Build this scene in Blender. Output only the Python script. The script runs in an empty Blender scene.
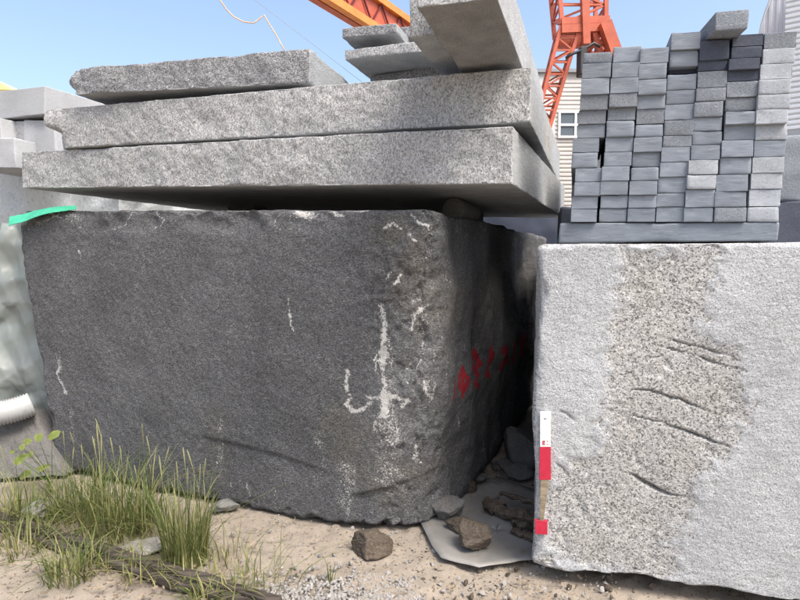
import bpy, math, random
import numpy as np
from mathutils import Vector

# ------------------------------------------------------------------ camera, sky, sun, exposure
scene = bpy.context.scene
COL = scene.collection
R = math.radians
CAM_Z, PITCH, FPX = 1.55, R(3.76), 577.8

cam_data = bpy.data.cameras.new('camera')
cam_data.sensor_width, cam_data.lens = 36.0, 26.0
cam_data.clip_start, cam_data.clip_end = 0.05, 3000.0
cam = bpy.data.objects.new('camera', cam_data)
cam.location = (0, 0, CAM_Z)
cam.rotation_euler = (R(90) - PITCH, 0, 0)
COL.objects.link(cam)
scene.camera = cam

SUN_EL, SUN_AZ = R(57), R(138)          # azimuth clockwise from +Y (the view direction)
world = bpy.data.worlds.new('World')
scene.world = world
world.use_nodes = True
wn, wl = world.node_tree.nodes, world.node_tree.links
wn.clear()
sky = wn.new('ShaderNodeTexSky')
sky.sky_type = 'NISHITA'
sky.sun_disc = False
sky.sun_elevation, sky.sun_rotation = SUN_EL, SUN_AZ
sky.altitude, sky.air_density, sky.dust_density, sky.ozone_density = 0, 1.0, 4.2, 0.6
bg = wn.new('ShaderNodeBackground')
bg.inputs['Strength'].default_value = 0.14
wo = wn.new('ShaderNodeOutputWorld')
wl.new(sky.outputs[0], bg.inputs[0])
wl.new(bg.outputs[0], wo.inputs[0])

sd = bpy.data.lights.new('sun', 'SUN')
sd.energy, sd.angle, sd.color = 1.9, R(28), (1.0, 0.965, 0.92)
sun = bpy.data.objects.new('sun', sd)
sdir = Vector((math.sin(SUN_AZ) * math.cos(SUN_EL), math.cos(SUN_AZ) * math.cos(SUN_EL), math.sin(SUN_EL)))
sun.rotation_euler = sdir.to_track_quat('Z', 'Y').to_euler()
sun.location = (6, -2, 12)
COL.objects.link(sun)

vs = scene.view_settings
vs.view_transform, vs.look, vs.gamma, vs.use_curve_mapping = 'Standard', 'None', 1.0, False
vs.exposure = 1.25
scene.cycles.use_denoising = True
scene.cycles.max_bounces = 6

# ------------------------------------------------------------------ helpers
rng = np.random.default_rng(7)
random.seed(7)


def ray(px, py):
    """direction of sight through a point of the 800 x 600 photograph"""
    x, z = (px - 400) / FPX, -(py - 300) / FPX
    c, s = math.cos(PITCH), math.sin(PITCH)
    return np.array([x, c + z * s, z * c - s])


def at(px, py, Y):
    d = ray(px, py)
    return np.array([0, 0, CAM_Z]) + d * (Y / d[1])


def on_plane(px, py, P, N):
    d, o = ray(px, py), np.array([0, 0, CAM_Z])
    return o + d * (np.dot(np.asarray(P) - o, N) / np.dot(d, N))


def on_z(px, py, z):
    return on_plane(px, py, (0, 0, z), np.array([0, 0, 1.0]))


def _hash(ix, iy, iz, seed):
    h = (ix * 374761393 + iy * 668265263 + iz * 1274126177 + seed * 974634777) & 0xFFFFFFFF
    h = ((h ^ (h >> 13)) * 1103515245) & 0xFFFFFFFF
    h = ((h ^ (h >> 15)) * 2246822519) & 0xFFFFFFFF
    return ((h ^ (h >> 16)) & 0xFFFF) / 32767.5 - 1.0


def vnoise(p, seed=0):
    f = np.floor(p)
    i = f.astype(np.int64)
    t = p - f
    t = t * t * (3 - 2 * t)
    out = 0
    for dx in (0, 1):
        wx = t[:, 0] if dx else 1 - t[:, 0]
        for dy in (0, 1):
            wy = t[:, 1] if dy else 1 - t[:, 1]
            for dz in (0, 1):
                wz = t[:, 2] if dz else 1 - t[:, 2]
                out = out + wx * wy * wz * _hash(i[:, 0] + dx, i[:, 1] + dy, i[:, 2] + dz, seed)
    return out


def fbm(p, scale, octaves=4, seed=0, gain=0.5):
    s, a, out, norm = scale, 1.0, 0, 0
    for k in range(octaves):
        out = out + a * vnoise(p * s + 17.3 * k, seed + 31 * k)
        norm += a
        a *= gain
        s *= 2.03
    return out / norm


def sstep(a, b, x):
    t = np.clip((x - a) / (b - a), 0, 1)
    return t * t * (3 - 2 * t)


def mesh_np(name, v, quads=None, tris=None, smooth=True, attrs=None):
    me = bpy.data.meshes.new(name)
    v = np.asarray(v, dtype=np.float32)
    loops, starts, n = [], [], 0
    if quads is not None and len(quads):
        q = np.asarray(quads, dtype=np.int32)
        loops.append(q.ravel())
        starts.append(np.arange(len(q)) * 4)
        n += len(q) * 4
    if tris is not None and len(tris):
        t = np.asarray(tris, dtype=np.int32)
        loops.append(t.ravel())
        starts.append(n + np.arange(len(t)) * 3)
    loops, starts = np.concatenate(loops).astype(np.int32), np.concatenate(starts).astype(np.int32)
    me.vertices.add(len(v))
    me.vertices.foreach_set('co', v.ravel())
    me.loops.add(len(loops))
    me.loops.foreach_set('vertex_index', loops)
    me.polygons.add(len(starts))
    me.polygons.foreach_set('loop_start', starts)
    me.polygons.foreach_set('use_smooth', np.full(len(starts), smooth))
    me.update(calc_edges=True)
    me.validate()
    for k, a in (attrs or {}).items():
        at_ = me.attributes.new(k, 'FLOAT', 'POINT')
        at_.data.foreach_set('value', np.asarray(a, dtype=np.float32))
    return me


def link(name, me, mat, parent=None, loc=(0, 0, 0), rotz=0.0):
    o = bpy.data.objects.new(name, me)
    COL.objects.link(o)
    if mat is not None and me is not None and not me.materials:
        me.materials.append(mat)
    o.location = loc
    o.rotation_euler = (0, 0, rotz)
    if parent is not None:
        o.parent = parent
    return o


def tag(o, label, cat, group=None):
    o['label'], o['category'], o['kind'] = label, cat, 'thing'
    if group:
        o['group'] = group
    return o


def thing(name, label, cat, loc=(0, 0, 0), group=None):
    return tag(link(name, None, None, None, tuple(float(c) for c in loc)), label, cat, group)


def based(v):
    """move a vertex cloud so that its base centre is the origin"""
    b = np.array([(v[:, 0].min() + v[:, 0].max()) / 2, (v[:, 1].min() + v[:, 1].max()) / 2, v[:, 2].min()])
    return v - b, tuple(float(c) for c in b)


class MB:
    """collects boxes and tubes into one mesh"""
    def __init__(self):
        self.v, self.f = [], []

    def add(self, v, f):
        n = len(self.v)
        self.v += [tuple(map(float, p)) for p in v]
        self.f += [tuple(i + n for i in g) for g in f]

    def box(self, x0, x1, y0, y1, z0, z1):
        self.add([(x, y, z) for x in (x0, x1) for y in (y0, y1) for z in (z0, z1)],
                 [(0, 1, 3, 2), (4, 6, 7, 5), (0, 4, 5, 1), (2, 3, 7, 6), (0, 2, 6, 4), (1, 5, 7, 3)])

    def tube(self, pts, rad, n=8, cap=True):
        pts = [Vector(map(float, p)) for p in pts]
        rads = [float(x) for x in (rad if isinstance(rad, (list, tuple)) else [rad] * len(pts))]
        rings = []
        ref = None
        for i, p in enumerate(pts):
            d = (pts[min(i + 1, len(pts) - 1)] - pts[max(i - 1, 0)]).normalized()
            if ref is None:
                ref = d.orthogonal().normalized()
            ref = (ref - d * ref.dot(d)).normalized()
            b = d.cross(ref)
            rings.append([p + rads[i] * (math.cos(2 * math.pi * k / n) * ref + math.sin(2 * math.pi * k / n) * b) for k in range(n)])
        f = []
        for i in range(len(pts) - 1):
            for k in range(n):
                f.append((i * n + k, i * n + (k + 1) % n, (i + 1) * n + (k + 1) % n, (i + 1) * n + k))
        if cap:
            f.append(tuple(reversed(range(n))))
            f.append(tuple((len(pts) - 1) * n + k for k in range(n)))
        self.add([tuple(p) for r_ in rings for p in r_], f)

    def beam(self, p0, p1, w, h):
        """square bar between two points"""
        p0, p1 = Vector(map(float, p0)), Vector(map(float, p1))
        d = (p1 - p0).normalized()
        up = Vector((0, 0, 1)) if abs(d.z) < 0.95 else Vector((0, 1, 0))
        w, h = float(w), float(h)
        s = d.cross(up).normalized() * w / 2
        u = s.cross(d).normalized() * h / 2
        self.add([p + a * s + b * u for p in (p0, p1) for a in (-1, 1) for b in (-1, 1)],
                 [(0, 1, 3, 2), (4, 6, 7, 5), (0, 4, 5, 1), (2, 3, 7, 6), (0, 2, 6, 4), (1, 5, 7, 3)])

    def build(self, name, mat, parent=None, smooth=False, origin=None):
        me = bpy.data.meshes.new(name)
        o_ = np.zeros(3) if origin is None else np.asarray(origin)
        me.from_pydata([tuple(np.asarray(p) - o_) for p in self.v], [], self.f)
        me.polygons.foreach_set('use_smooth', [smooth] * len(me.polygons))
        me.update()
        return link(name, me, mat, parent, tuple(float(c) for c in o_))


# ------------------------------------------------------------------ materials
class NT:
    def __init__(self, name):
        self.m = bpy.data.materials.new(name)
        self.m.use_nodes = True
        self.n, self.l = self.m.node_tree.nodes, self.m.node_tree.links
        self.b = self.n['Principled BSDF']
        self.tc = self.n.new('ShaderNodeTexCoord').outputs['Object']

    def put(self, inp, v):
        if hasattr(v, 'is_linked'):
            self.l.new(v, inp)
        elif v is not None:
            inp.default_value = v if not (isinstance(v, tuple) and len(v) == 3 and inp.type == 'RGBA') else (*v, 1)

    def mapped(self, scale=(1, 1, 1), rot=(0, 0, 0)):
        m = self.n.new('ShaderNodeMapping')
        self.l.new(self.tc, m.inputs[0])
        m.inputs['Scale'].default_value = scale
        m.inputs['Rotation'].default_value = rot
        return m.outputs[0]

    def noise(self, scale, detail=4, rough=0.5, vec=None, dist=0.0):
        t = self.n.new('ShaderNodeTexNoise')
        self.l.new(vec or self.tc, t.inputs['Vector'])
        t.inputs['Scale'].default_value, t.inputs['Detail'].default_value = scale, detail
        t.inputs['Roughness'].default_value, t.inputs['Distortion'].default_value = rough, dist
        return t.outputs['Fac']

    def voro(self, scale, vec=None, out='rand', feature='F1'):
        t = self.n.new('ShaderNodeTexVoronoi')
        t.feature = feature
        self.l.new(vec or self.tc, t.inputs['Vector'])
        t.inputs['Scale'].default_value = scale
        if out == 'rand':
            s = self.n.new('ShaderNodeSeparateColor')
            self.l.new(t.outputs['Color'], s.inputs[0])
            return s.outputs[0]
        return t.outputs['Distance']

    def attr(self, name):
        a = self.n.new('ShaderNodeAttribute')
        a.attribute_name = name
        return a.outputs['Fac']

    def ramp(self, fac, stops, interp='LINEAR'):
        r_ = self.n.new('ShaderNodeValToRGB')
        r_.color_ramp.interpolation = interp
        e = r_.color_ramp.elements
        while len(e) < len(stops):
            e.new(0.5)
        for k, (p, c) in enumerate(stops):
            e[k].position = p
            e[k].color = (*c, 1) if isinstance(c, tuple) else (c, c, c, 1)
        self.l.new(fac, r_.inputs[0])
        return r_.outputs[0]

    def math(self, op, a, b=None, c=None, clamp=False):
        m = self.n.new('ShaderNodeMath')
        m.operation, m.use_clamp = op, clamp
        for i, v in enumerate((a, b, c)):
            if v is not None:
                self.put(m.inputs[i], v)
        return m.outputs[0]

    def maprange(self, v, a, b, c=0.0, d=1.0):
        m = self.n.new('ShaderNodeMapRange')
        m.interpolation_type = 'SMOOTHSTEP'
        self.put(m.inputs[0], v)
        for i, x in enumerate((a, b, c, d)):
            m.inputs[i + 1].default_value = x
        return m.outputs[0]

    def mix(self, fac, a, b, mode='MIX'):
        m = self.n.new('ShaderNodeMix')
        m.data_type, m.blend_type = 'RGBA', mode
        self.put(m.inputs[0], fac)
        self.put(m.inputs[6], a)
        self.put(m.inputs[7], b)
        return m.outputs[2]

    def bump(self, h, strength=0.5, dist=0.004):
        b = self.n.new('ShaderNodeBump')
        b.inputs['Strength'].default_value, b.inputs['Distance'].default_value = strength, dist
        self.l.new(h, b.inputs['Height'])
        self.l.new(b.outputs[0], self.b.inputs['Normal'])

    def done(self, color, rough=0.85, spec=0.3, metal=0.0):
        self.put(self.b.inputs['Base Color'], color)
        self.put(self.b.inputs['Roughness'], rough)
        self.b.inputs['Specular IOR Level'].default_value = spec
        self.b.inputs['Metallic'].default_value = metal
        return self.m


def granite(name, dark, mid, light, scale=110, warm=None, tone=0.16, stain=(0.6, 0.58, 0.53), stretch=(1, 1, 1),
            bump=0.6, sawn=None, sawnc=0.10, layers=True, cuts=(0.16, 0.34, 0.68, 0.86), perobj=0.0, rot=(0, 0, 0), rough=0.85):
    t = NT(name)
    vec = t.mapped(stretch, rot)
    wv = t.n.new('ShaderNodeTexNoise')                        # grains with torn outlines
    t.l.new(vec, wv.inputs['Vector'])
    wv.inputs['Scale'].default_value, wv.inputs['Detail'].default_value = scale * 1.3, 2
    av = t.n.new('ShaderNodeVectorMath')
    av.operation = 'MULTIPLY_ADD'
    t.l.new(wv.outputs['Color'], av.inputs[0])
    av.inputs[1].default_value = (1.6 / scale,) * 3
    t.l.new(vec, av.inputs[2])
    warp = t.noise(scale * 0.45, 4, 0.75, vec)
    cell = t.voro(scale, av.outputs[0])
    f = t.math('ADD', t.math('MULTIPLY', cell, 0.5), t.math('MULTIPLY', warp, 0.5))
    col = t.ramp(f, [(cuts[0], dark), (cuts[1], mid), (cuts[2], mid), (cuts[3], light)])
    if sawn is not None:                                      # sawn faces are finer and paler than the split ones
        cell2 = t.voro(scale * 1.6, vec)
        col2 = t.ramp(cell2, [(0.08, tuple(c * (1 - 1.6 * sawnc) for c in sawn)), (0.28, sawn), (0.7, sawn), (0.95, tuple(min(1, c * (1 + sawnc)) for c in sawn))])
        sw = t.noise(9, 3, 0.5, t.mapped((1, 1, 9)))
        col2 = t.mix(1.0, col2, t.ramp(sw, [(0.3, 0.84), (0.7, 1.08)]), 'MULTIPLY')
        col = t.mix(t.maprange(t.attr('rough'), 0.25, 0.7), col2, col)
    big = t.noise(2.3, 5, 0.6)
    col = t.mix(1.0, col, t.ramp(big, [(0.25, 1 - tone * 1.5), (0.75, 1 + tone)]), 'MULTIPLY')
    if perobj:
        oi = t.n.new('ShaderNodeObjectInfo')
        col = t.mix(1.0, col, t.ramp(oi.outputs['Random'], [(0, 1 - perobj), (1, 1 + perobj)]), 'MULTIPLY')
    if warm is not None:
        w = t.maprange(t.math('ADD', t.attr('warm') if layers else 0.25, t.math('MULTIPLY', t.math('SUBTRACT', t.noise(7, 6, 0.65), 0.5), 0.9)), 0.25, 0.95)
        col = t.mix(w, col, t.mix(1.0, col, warm, 'MULTIPLY'))
    if layers:
        g1 = t.math('MULTIPLY', t.math('SUBTRACT', t.noise(95, 5, 0.75), 0.5), 2.4)
        s = t.maprange(t.math('ADD', t.attr('stain'), t.math('MULTIPLY', g1, t.maprange(t.attr('stain'), 0.02, 0.25))), 0.38, 0.62)
        col = t.mix(t.math('MULTIPLY', s, 0.85), col, stain)
        g2 = t.math('MULTIPLY', t.math('SUBTRACT', t.noise(48, 4, 0.7), 0.5), 1.2)
        r_ = t.maprange(t.math('ADD', t.attr('red'), t.math('MULTIPLY', g2, t.maprange(t.attr('red'), 0.02, 0.25))), 0.35, 0.6)
        col = t.mix(t.math('MULTIPLY', r_, 0.9), col, (0.33, 0.012, 0.024))
    h = t.math('ADD', t.math('MULTIPLY', t.noise(scale * 0.55, 6, 0.65, vec), 1.0), t.math('MULTIPLY', cell, 0.25))
    t.bump(h, bump, 0.010)
    return t.done(col, rough, 0.3)


def plain(name, col, rough=0.7, var=0.12, scale=6, spec=0.3, metal=0.0, bump=0.0, dirt=None):
    t = NT(name)
    n = t.noise(scale, 6, 0.6)
    c = t.mix(1.0, col, t.ramp(n, [(0.25, 1 - var), (0.75, 1 + var)]), 'MULTIPLY')
    if dirt is not None:
        c = t.mix(t.maprange(t.noise(scale * 2.3, 7, 0.7), 0.5, 0.72), c, dirt)
    if bump:
        t.bump(t.noise(scale * 12, 5, 0.6), bump, 0.004)
    return t.done(c, rough, spec, metal)


M = {}
M['dark'] = granite('dark_granite', (0.048, 0.048, 0.050), (0.098, 0.098, 0.099), (0.19, 0.188, 0.187), scale=190, stretch=(0.8, 0.8, 1.3),
                    stain=(0.54, 0.525, 0.49), warm=(1.14, 1.07, 0.95), tone=0.2, cuts=(0.29, 0.45, 0.55, 0.78), bump=0.8)
M['slab'] = granite('split_granite', (0.20, 0.20, 0.197), (0.385, 0.382, 0.375), (0.56, 0.555, 0.545), scale=190, sawnc=0.2, sawn=(0.45, 0.46, 0.46),
                    warm=(1.04, 0.99, 0.88), tone=0.10, cuts=(0.29, 0.46, 0.54, 0.76), bump=1.0, rot=(0, 0.6, 0), stretch=(1, 1, 0.7))
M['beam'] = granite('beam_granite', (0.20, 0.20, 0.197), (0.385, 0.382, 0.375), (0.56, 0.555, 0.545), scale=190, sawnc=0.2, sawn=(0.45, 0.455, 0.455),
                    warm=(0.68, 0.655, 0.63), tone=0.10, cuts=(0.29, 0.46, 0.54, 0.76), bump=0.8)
M['slab_grey'] = granite('grey_split_granite', (0.11, 0.11, 0.114), (0.25, 0.25, 0.255), (0.44, 0.44, 0.44), scale=180, sawnc=0.18, sawn=(0.36, 0.372, 0.38),
                         tone=0.1, cuts=(0.29, 0.46, 0.54, 0.76), bump=1.0)
M['white'] = granite('white_granite', (0.125, 0.124, 0.12), (0.39, 0.388, 0.38), (0.575, 0.57, 0.56), scale=165, warm=(0.94, 0.91, 0.85), tone=0.08,
                     cuts=(0.30, 0.43, 0.55, 0.76), bump=0.8, sawn=(0.435, 0.443, 0.447), sawnc=0.27)
M['pale'] = granite('pale_granite', (0.30, 0.318, 0.31), (0.52, 0.538, 0.528), (0.68, 0.69, 0.68), scale=70, tone=0.06, bump=1.0, layers=False, stretch=(1, 1, 0.5), rot=(0, 0.7, 0))
M['pale_sawn'] = granite('pale_sawn_granite', (0.27, 0.277, 0.282), (0.36, 0.367, 0.372), (0.43, 0.437, 0.44), scale=130, tone=0.12, bump=0.2, layers=False)
M['paver'] = granite('bluestone', (0.135, 0.154, 0.180), (0.20, 0.223, 0.252), (0.29, 0.313, 0.34), scale=60, stretch=(0.35, 0.35, 2.2), tone=0.14, bump=0.25, layers=False, perobj=0.14)
M['paver_speck'] = granite('speckled_bluestone', (0.10, 0.11, 0.122), (0.20, 0.217, 0.238), (0.36, 0.375, 0.395), scale=190, tone=0.12, bump=0.5, layers=False, perobj=0.12)
M['paver_light'] = granite('light_bluestone', (0.23, 0.246, 0.267), (0.335, 0.353, 0.375), (0.45, 0.466, 0.48), scale=140, tone=0.1, bump=0.3, layers=False, perobj=0.08)
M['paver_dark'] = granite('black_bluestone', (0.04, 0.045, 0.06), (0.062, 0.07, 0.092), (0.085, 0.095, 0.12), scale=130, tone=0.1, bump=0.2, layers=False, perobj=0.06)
M['rock'] = granite('dirty_rock', (0.035, 0.027, 0.02), (0.105, 0.083, 0.062), (0.24, 0.20, 0.16), scale=120, tone=0.3, bump=1.0, layers=False)
M['rock_grey'] = granite('grey_rock', (0.06, 0.058, 0.054), (0.15, 0.143, 0.133), (0.26, 0.25, 0.235), scale=160, tone=0.2, bump=1.0, layers=False)
M['gravel'] = granite('grey_gravel', (0.13, 0.122, 0.112), (0.26, 0.247, 0.228), (0.42, 0.40, 0.375), scale=28, tone=0.05, bump=0.3, layers=False)


def sand_mat():
    t = NT('sandy_soil')
    big, mid, fine = t.noise(0.9, 5, 0.6), t.noise(9, 6, 0.65), t.noise(160, 4, 0.7)
    c = t.ramp(big, [(0.3, (0.28, 0.236, 0.186)), (0.7, (0.35, 0.304, 0.246))])
    c = t.mix(1.0, c, t.ramp(mid, [(0.25, 0.78), (0.75, 1.12)]), 'MULTIPLY')
    c = t.mix(1.0, c, t.ramp(fine, [(0.3, 0.8), (0.7, 1.15)]), 'MULTIPLY')
    sp = t.voro(95)
    c = t.mix(t.maprange(sp, 0.93, 0.95), c, (0.16, 0.125, 0.095))
    c = t.mix(t.math('MULTIPLY', t.maprange(t.attr('soil'), 0.2, 0.9), 0.85), c, (0.135, 0.105, 0.078))
    t.bump(t.math('ADD', fine, t.math('MULTIPLY', mid, 1.5)), 0.7, 0.008)
    return t.done(c, 0.95, 0.15)


def grass_mat(name, a, b):
    t = NT(name)
    c = t.ramp(t.attr('tint'), [(0.0, a), (1.0, b)])
    n = t.b
    n.inputs['Subsurface Weight'].default_value = 0.0
    m = t.done(c, 0.55, 0.3)
    tr = t.n.new('ShaderNodeBsdfTranslucent')
    t.l.new(c, tr.inputs['Color'])
    mx = t.n.new('ShaderNodeMixShader')
    mx.inputs[0].default_value = 0.3
    out = t.n['Material Output']
    t.l.new(n.outputs[0], mx.inputs[1])
    t.l.new(tr.outputs[0], mx.inputs[2])
    t.l.new(mx.outputs[0], out.inputs[0])
    return m


def wood_mat(name, a, b):
    t = NT(name)
    g = t.noise(30, 6, 0.7, t.mapped((0.06, 1, 1)))
    c = t.ramp(g, [(0.3, a), (0.7, b)])
    c = t.mix(1.0, c, t.ramp(t.noise(5, 4), [(0.3, 0.7), (0.7, 1.2)]), 'MULTIPLY')
    t.bump(g, 0.9, 0.006)
    return t.done(c, 0.9, 0.15)


M['sand'] = sand_mat()
M['grass'] = grass_mat('grass_blade', (0.060, 0.105, 0.020), (0.31, 0.285, 0.125))
M['leaf'] = grass_mat('weed_leaf', (0.10, 0.155, 0.035), (0.27, 0.27, 0.07))
M['seed'] = plain('seed_head', (0.20, 0.20, 0.10), 0.8, 0.2, 20)
M['timber'] = wood_mat('weathered_timber', (0.022, 0.018, 0.015), (0.115, 0.096, 0.08))
M['bark'] = wood_mat('rotten_wood', (0.03, 0.022, 0.016), (0.15, 0.115, 0.085))
M['litter'] = plain('dry_litter', (0.21, 0.165, 0.12), 0.9, 0.6, 9)
M['sheet'] = plain('zinc_sheet', (0.24, 0.23, 0.21), 0.6, 0.25, 4, 0.4, 0.15, 0.1, dirt=(0.19, 0.155, 0.115))
M['tarp'] = plain('grey_plastic', (0.19, 0.21, 0.195), 0.5, 0.12, 5, 0.5, 0.0, 0.0)
M['green'] = plain('green_netting', (0.05, 0.36, 0.21), 0.55, 0.25, 12, 0.35, 0, 0.15)
M['pipe'] = plain('white_plastic_hose', (0.34, 0.345, 0.34), 0.5, 0.1, 10, 0.4, 0, 0, dirt=(0.24, 0.235, 0.21))
M['concrete'] = plain('old_concrete', (0.16, 0.158, 0.15), 0.9, 0.25, 5, 0.2, 0, 0.5, dirt=(0.11, 0.10, 0.088))
M['orange'] = plain('orange_paint', (0.47, 0.105, 0.052), 0.5, 0.25, 3, 0.4, dirt=(0.40, 0.12, 0.07))
M['orange_light'] = plain('amber_paint', (0.68, 0.24, 0.055), 0.5, 0.2, 3, 0.4)
M['maroon'] = plain('maroon_paint', (0.11, 0.018, 0.02), 0.6, 0.2, 3)
M['steel'] = plain('dark_steel', (0.05, 0.05, 0.052), 0.5, 0.2, 4, 0.4, 0.4)
M['rope'] = plain('frayed_rope', (0.62, 0.40, 0.24), 0.9, 0.3, 15)
M['clad'] = plain('white_cladding', (0.60, 0.615, 0.63), 0.45, 0.05, 1.2, 0.4, dirt=(0.56, 0.565, 0.57))
M['siding'] = plain('beige_siding', (0.60, 0.575, 0.53), 0.6, 0.06, 1.2, 0.3)
M['plaster'] = plain('pale_plaster', (0.57, 0.60, 0.58), 0.9, 0.05, 1.5, 0.2)
M['frame'] = plain('white_frame', (0.78, 0.79, 0.80), 0.5, 0.03, 3)
M['glass'] = plain('window_glass', (0.13, 0.16, 0.18), 0.08, 0.1, 1.0, 0.8)
M['lintel'] = plain('grey_lintel', (0.27, 0.285, 0.30), 0.7, 0.08, 2)
M['inside'] = plain('dim_interior', (0.06, 0.062, 0.07), 0.9, 0.1, 2)
M['yellow'] = plain('yellow_roof_sheet', (0.72, 0.60, 0.25), 0.6, 0.06, 2)
M['stake_white'] = plain('white_stake_paint', (0.78, 0.77, 0.75), 0.6, 0.06, 30, dirt=(0.68, 0.66, 0.63))
M['stake_red'] = plain('red_stake_paint', (0.46, 0.022, 0.05), 0.55, 0.15, 30, dirt=(0.34, 0.03, 0.05))
M['stake_wood'] = wood_mat('stake_wood', (0.17, 0.13, 0.085), (0.36, 0.30, 0.215))


# ------------------------------------------------------------------ stones
def axis(l, res, edge, lo=None):
    n = max(2, int(round(l / res)))
    a = np.linspace(0, l, n + 1)
    if edge:
        e = np.array([0.15, 0.4, 0.75, 1.1, 1.6]) * edge
        e = e[e < l * 0.35]
        a = np.unique(np.round(np.concatenate([a, e, l - e]), 5))
        keep = np.concatenate([[True], np.diff(a) > edge * 0.12])
        keep[-1] = True
        a = a[keep]
        a[-1] = l
    return a


FACES = {'left': (0, -1), 'right': (0, 1), 'front': (1, -1), 'back': (1, 1), 'bottom': (2, -1), 'top': (2, 1)}


def stone_mesh(name, corners, res, r0, r1=0.0, amps=None, seed=0, nscale=3.0, oct_=5, rfun=None, post=None, attr_fun=None, ycoarse=None, gain=0.5, fine=None):
    """a block of stone: box of eight corners c[x][y][z], rounded and chipped edges, uneven faces"""
    c = np.asarray(corners, dtype=float).reshape(2, 2, 2, 3)
    L = [np.mean([np.linalg.norm(c[1, j, k] - c[0, j, k]) for j in (0, 1) for k in (0, 1)]),
         np.mean([np.linalg.norm(c[i, 1, k] - c[i, 0, k]) for i in (0, 1) for k in (0, 1)]),
         np.mean([np.linalg.norm(c[i, j, 1] - c[i, j, 0]) for i in (0, 1) for j in (0, 1)])]
    res = (res, res, res) if np.isscalar(res) else res
    A = [axis(L[k], res[k], r0) for k in range(3)]
    if ycoarse:
        y = A[1]
        A[1] = np.unique(np.concatenate([y[y <= ycoarse[0]], np.linspace(ycoarse[0], L[1], max(2, int((L[1] - ycoarse[0]) / ycoarse[1])))]))
    n = [len(a) for a in A]
    allidx, quads = [], []
    off = 0
    for (ax, sg) in FACES.values():
        u, v = [k for k in (0, 1, 2) if k != ax]
        I, J = np.meshgrid(np.arange(n[u]), np.arange(n[v]), indexing='ij')
        idx = np.zeros((I.size, 3), dtype=np.int64)
        idx[:, u], idx[:, v], idx[:, ax] = I.ravel(), J.ravel(), (n[ax] - 1 if sg > 0 else 0)
        g = off + np.arange(I.size).reshape(n[u], n[v])
        q = np.stack([g[:-1, :-1], g[1:, :-1], g[1:, 1:], g[:-1, 1:]], -1).reshape(-1, 4)
        if (sg > 0) == (ax == 1):
            q = q[:, ::-1]
        allidx.append(idx)
        quads.append(q)
        off += I.size
    allidx, quads = np.concatenate(allidx), np.concatenate(quads)
    key = (allidx[:, 0] * n[1] + allidx[:, 1]) * n[2] + allidx[:, 2]
    _, first, inv = np.unique(key, return_index=True, return_inverse=True)
    quads = inv.ravel()[quads]
    idx = allidx[first]
    h = np.array(L) / 2
    q = np.stack([A[k][idx[:, k]] for k in range(3)], -1) - h
    base = q.copy()
    r = np.full(len(q), r0)
    if r1:
        r = r + r1 * (np.clip(fbm(q, 5.0, 3, seed + 5) * 1.9, 0, 1) ** 1.5 + 0.5 * np.clip(fbm(q, 19.0, 3, seed + 6) * 2.0, 0, 1))
    if rfun is not None:
        r = rfun(q, h, r)
    r = np.minimum(r, h.min() * 0.9)
    r = np.repeat(r[:, None], 3, 1) if r.ndim == 1 else r     # a radius for each axis lets one upright edge be rounder
    inner = np.clip(q, -(h - r), h - r)
    d = (q - inner) / r
    d /= np.maximum(np.linalg.norm(d, axis=1), 1e-9)[:, None]
    q = inner + d * r
    am = np.zeros(len(q))
    W = {}
    for f, (ax, sg) in FACES.items():
        w = np.clip(d[:, ax] * sg, 0, 1) ** 2
        W[f] = w
        a = (amps or {}).get(f, (amps or {}).get('all', 0.0))
        am += w * a
    if am.max() > 0:
        q = q + d * (am * fbm(q, nscale, oct_, seed, gain))[:, None]
    if fine:
        fw = sum(W[k] for k in fine[1])
        q = q + d * (fw * fine[0] * (fbm(q, 28, 3, seed + 70) + 0.6 * fbm(q, 75, 2, seed + 71)))[:, None]
    if post is not None:
        q = post(q, d, h, W)
    t = (q + h) / (2 * h)
    p = 0
    for i in (0, 1):
        for j in (0, 1):
            for k in (0, 1):
                w = (t[:, 0] if i else 1 - t[:, 0]) * (t[:, 1] if j else 1 - t[:, 1]) * (t[:, 2] if k else 1 - t[:, 2])
                p = p + w[:, None] * c[i, j, k]
    attrs = attr_fun(p, d, W, q, h) if attr_fun else None
    p, b = based(p)
    return mesh_np(name, p, quads, attrs=attrs), b


def rough_attr(*faces, extra=None):
    def f(p, d, W, q, h):
        z = np.zeros(len(p))
        out = {'rough': sum(W[k] for k in faces) + z, 'stain': z, 'red': z, 'warm': np.full(len(p), 0.25)}
        if extra:
            out.update(extra(p, d, W, q, h))
        return out
    return f


def hexa(FLb, FRb, FLt, FRt, back):
    """front face by its corners, back face by a shift"""
    FLb, FRb, FLt, FRt, back = map(np.asarray, (FLb, FRb, FLt, FRt, back))
    return [[[FLb, FLt], [FLb + back, FLt + back]], [[FRb, FRt], [FRb + back, FRt + back]]]


def yawdir(deg):
    return np.array([math.sin(R(deg)), math.cos(R(deg)), 0.0])


def box_hexa(cx, cy, z0, lx, ly, lz, yaw):
    b = yawdir(yaw)
    s = np.array([b[1], -b[0], 0])
    o = np.array([cx, cy, z0])
    u = np.array([0, 0, lz])
    fl, fr = o - s * lx / 2 - b * ly / 2, o + s * lx / 2 - b * ly / 2
    return hexa(fl, fr, fl + u, fr + u, b * ly)


def segdist(P, a, b):
    a, b = np.asarray(a), np.asarray(b)
    ab = b - a
    t = np.clip(((P - a) @ ab) / max(ab @ ab, 1e-12), 0, 1)
    return np.linalg.norm(P - (a + t[:, None] * ab), axis=1), t


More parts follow.
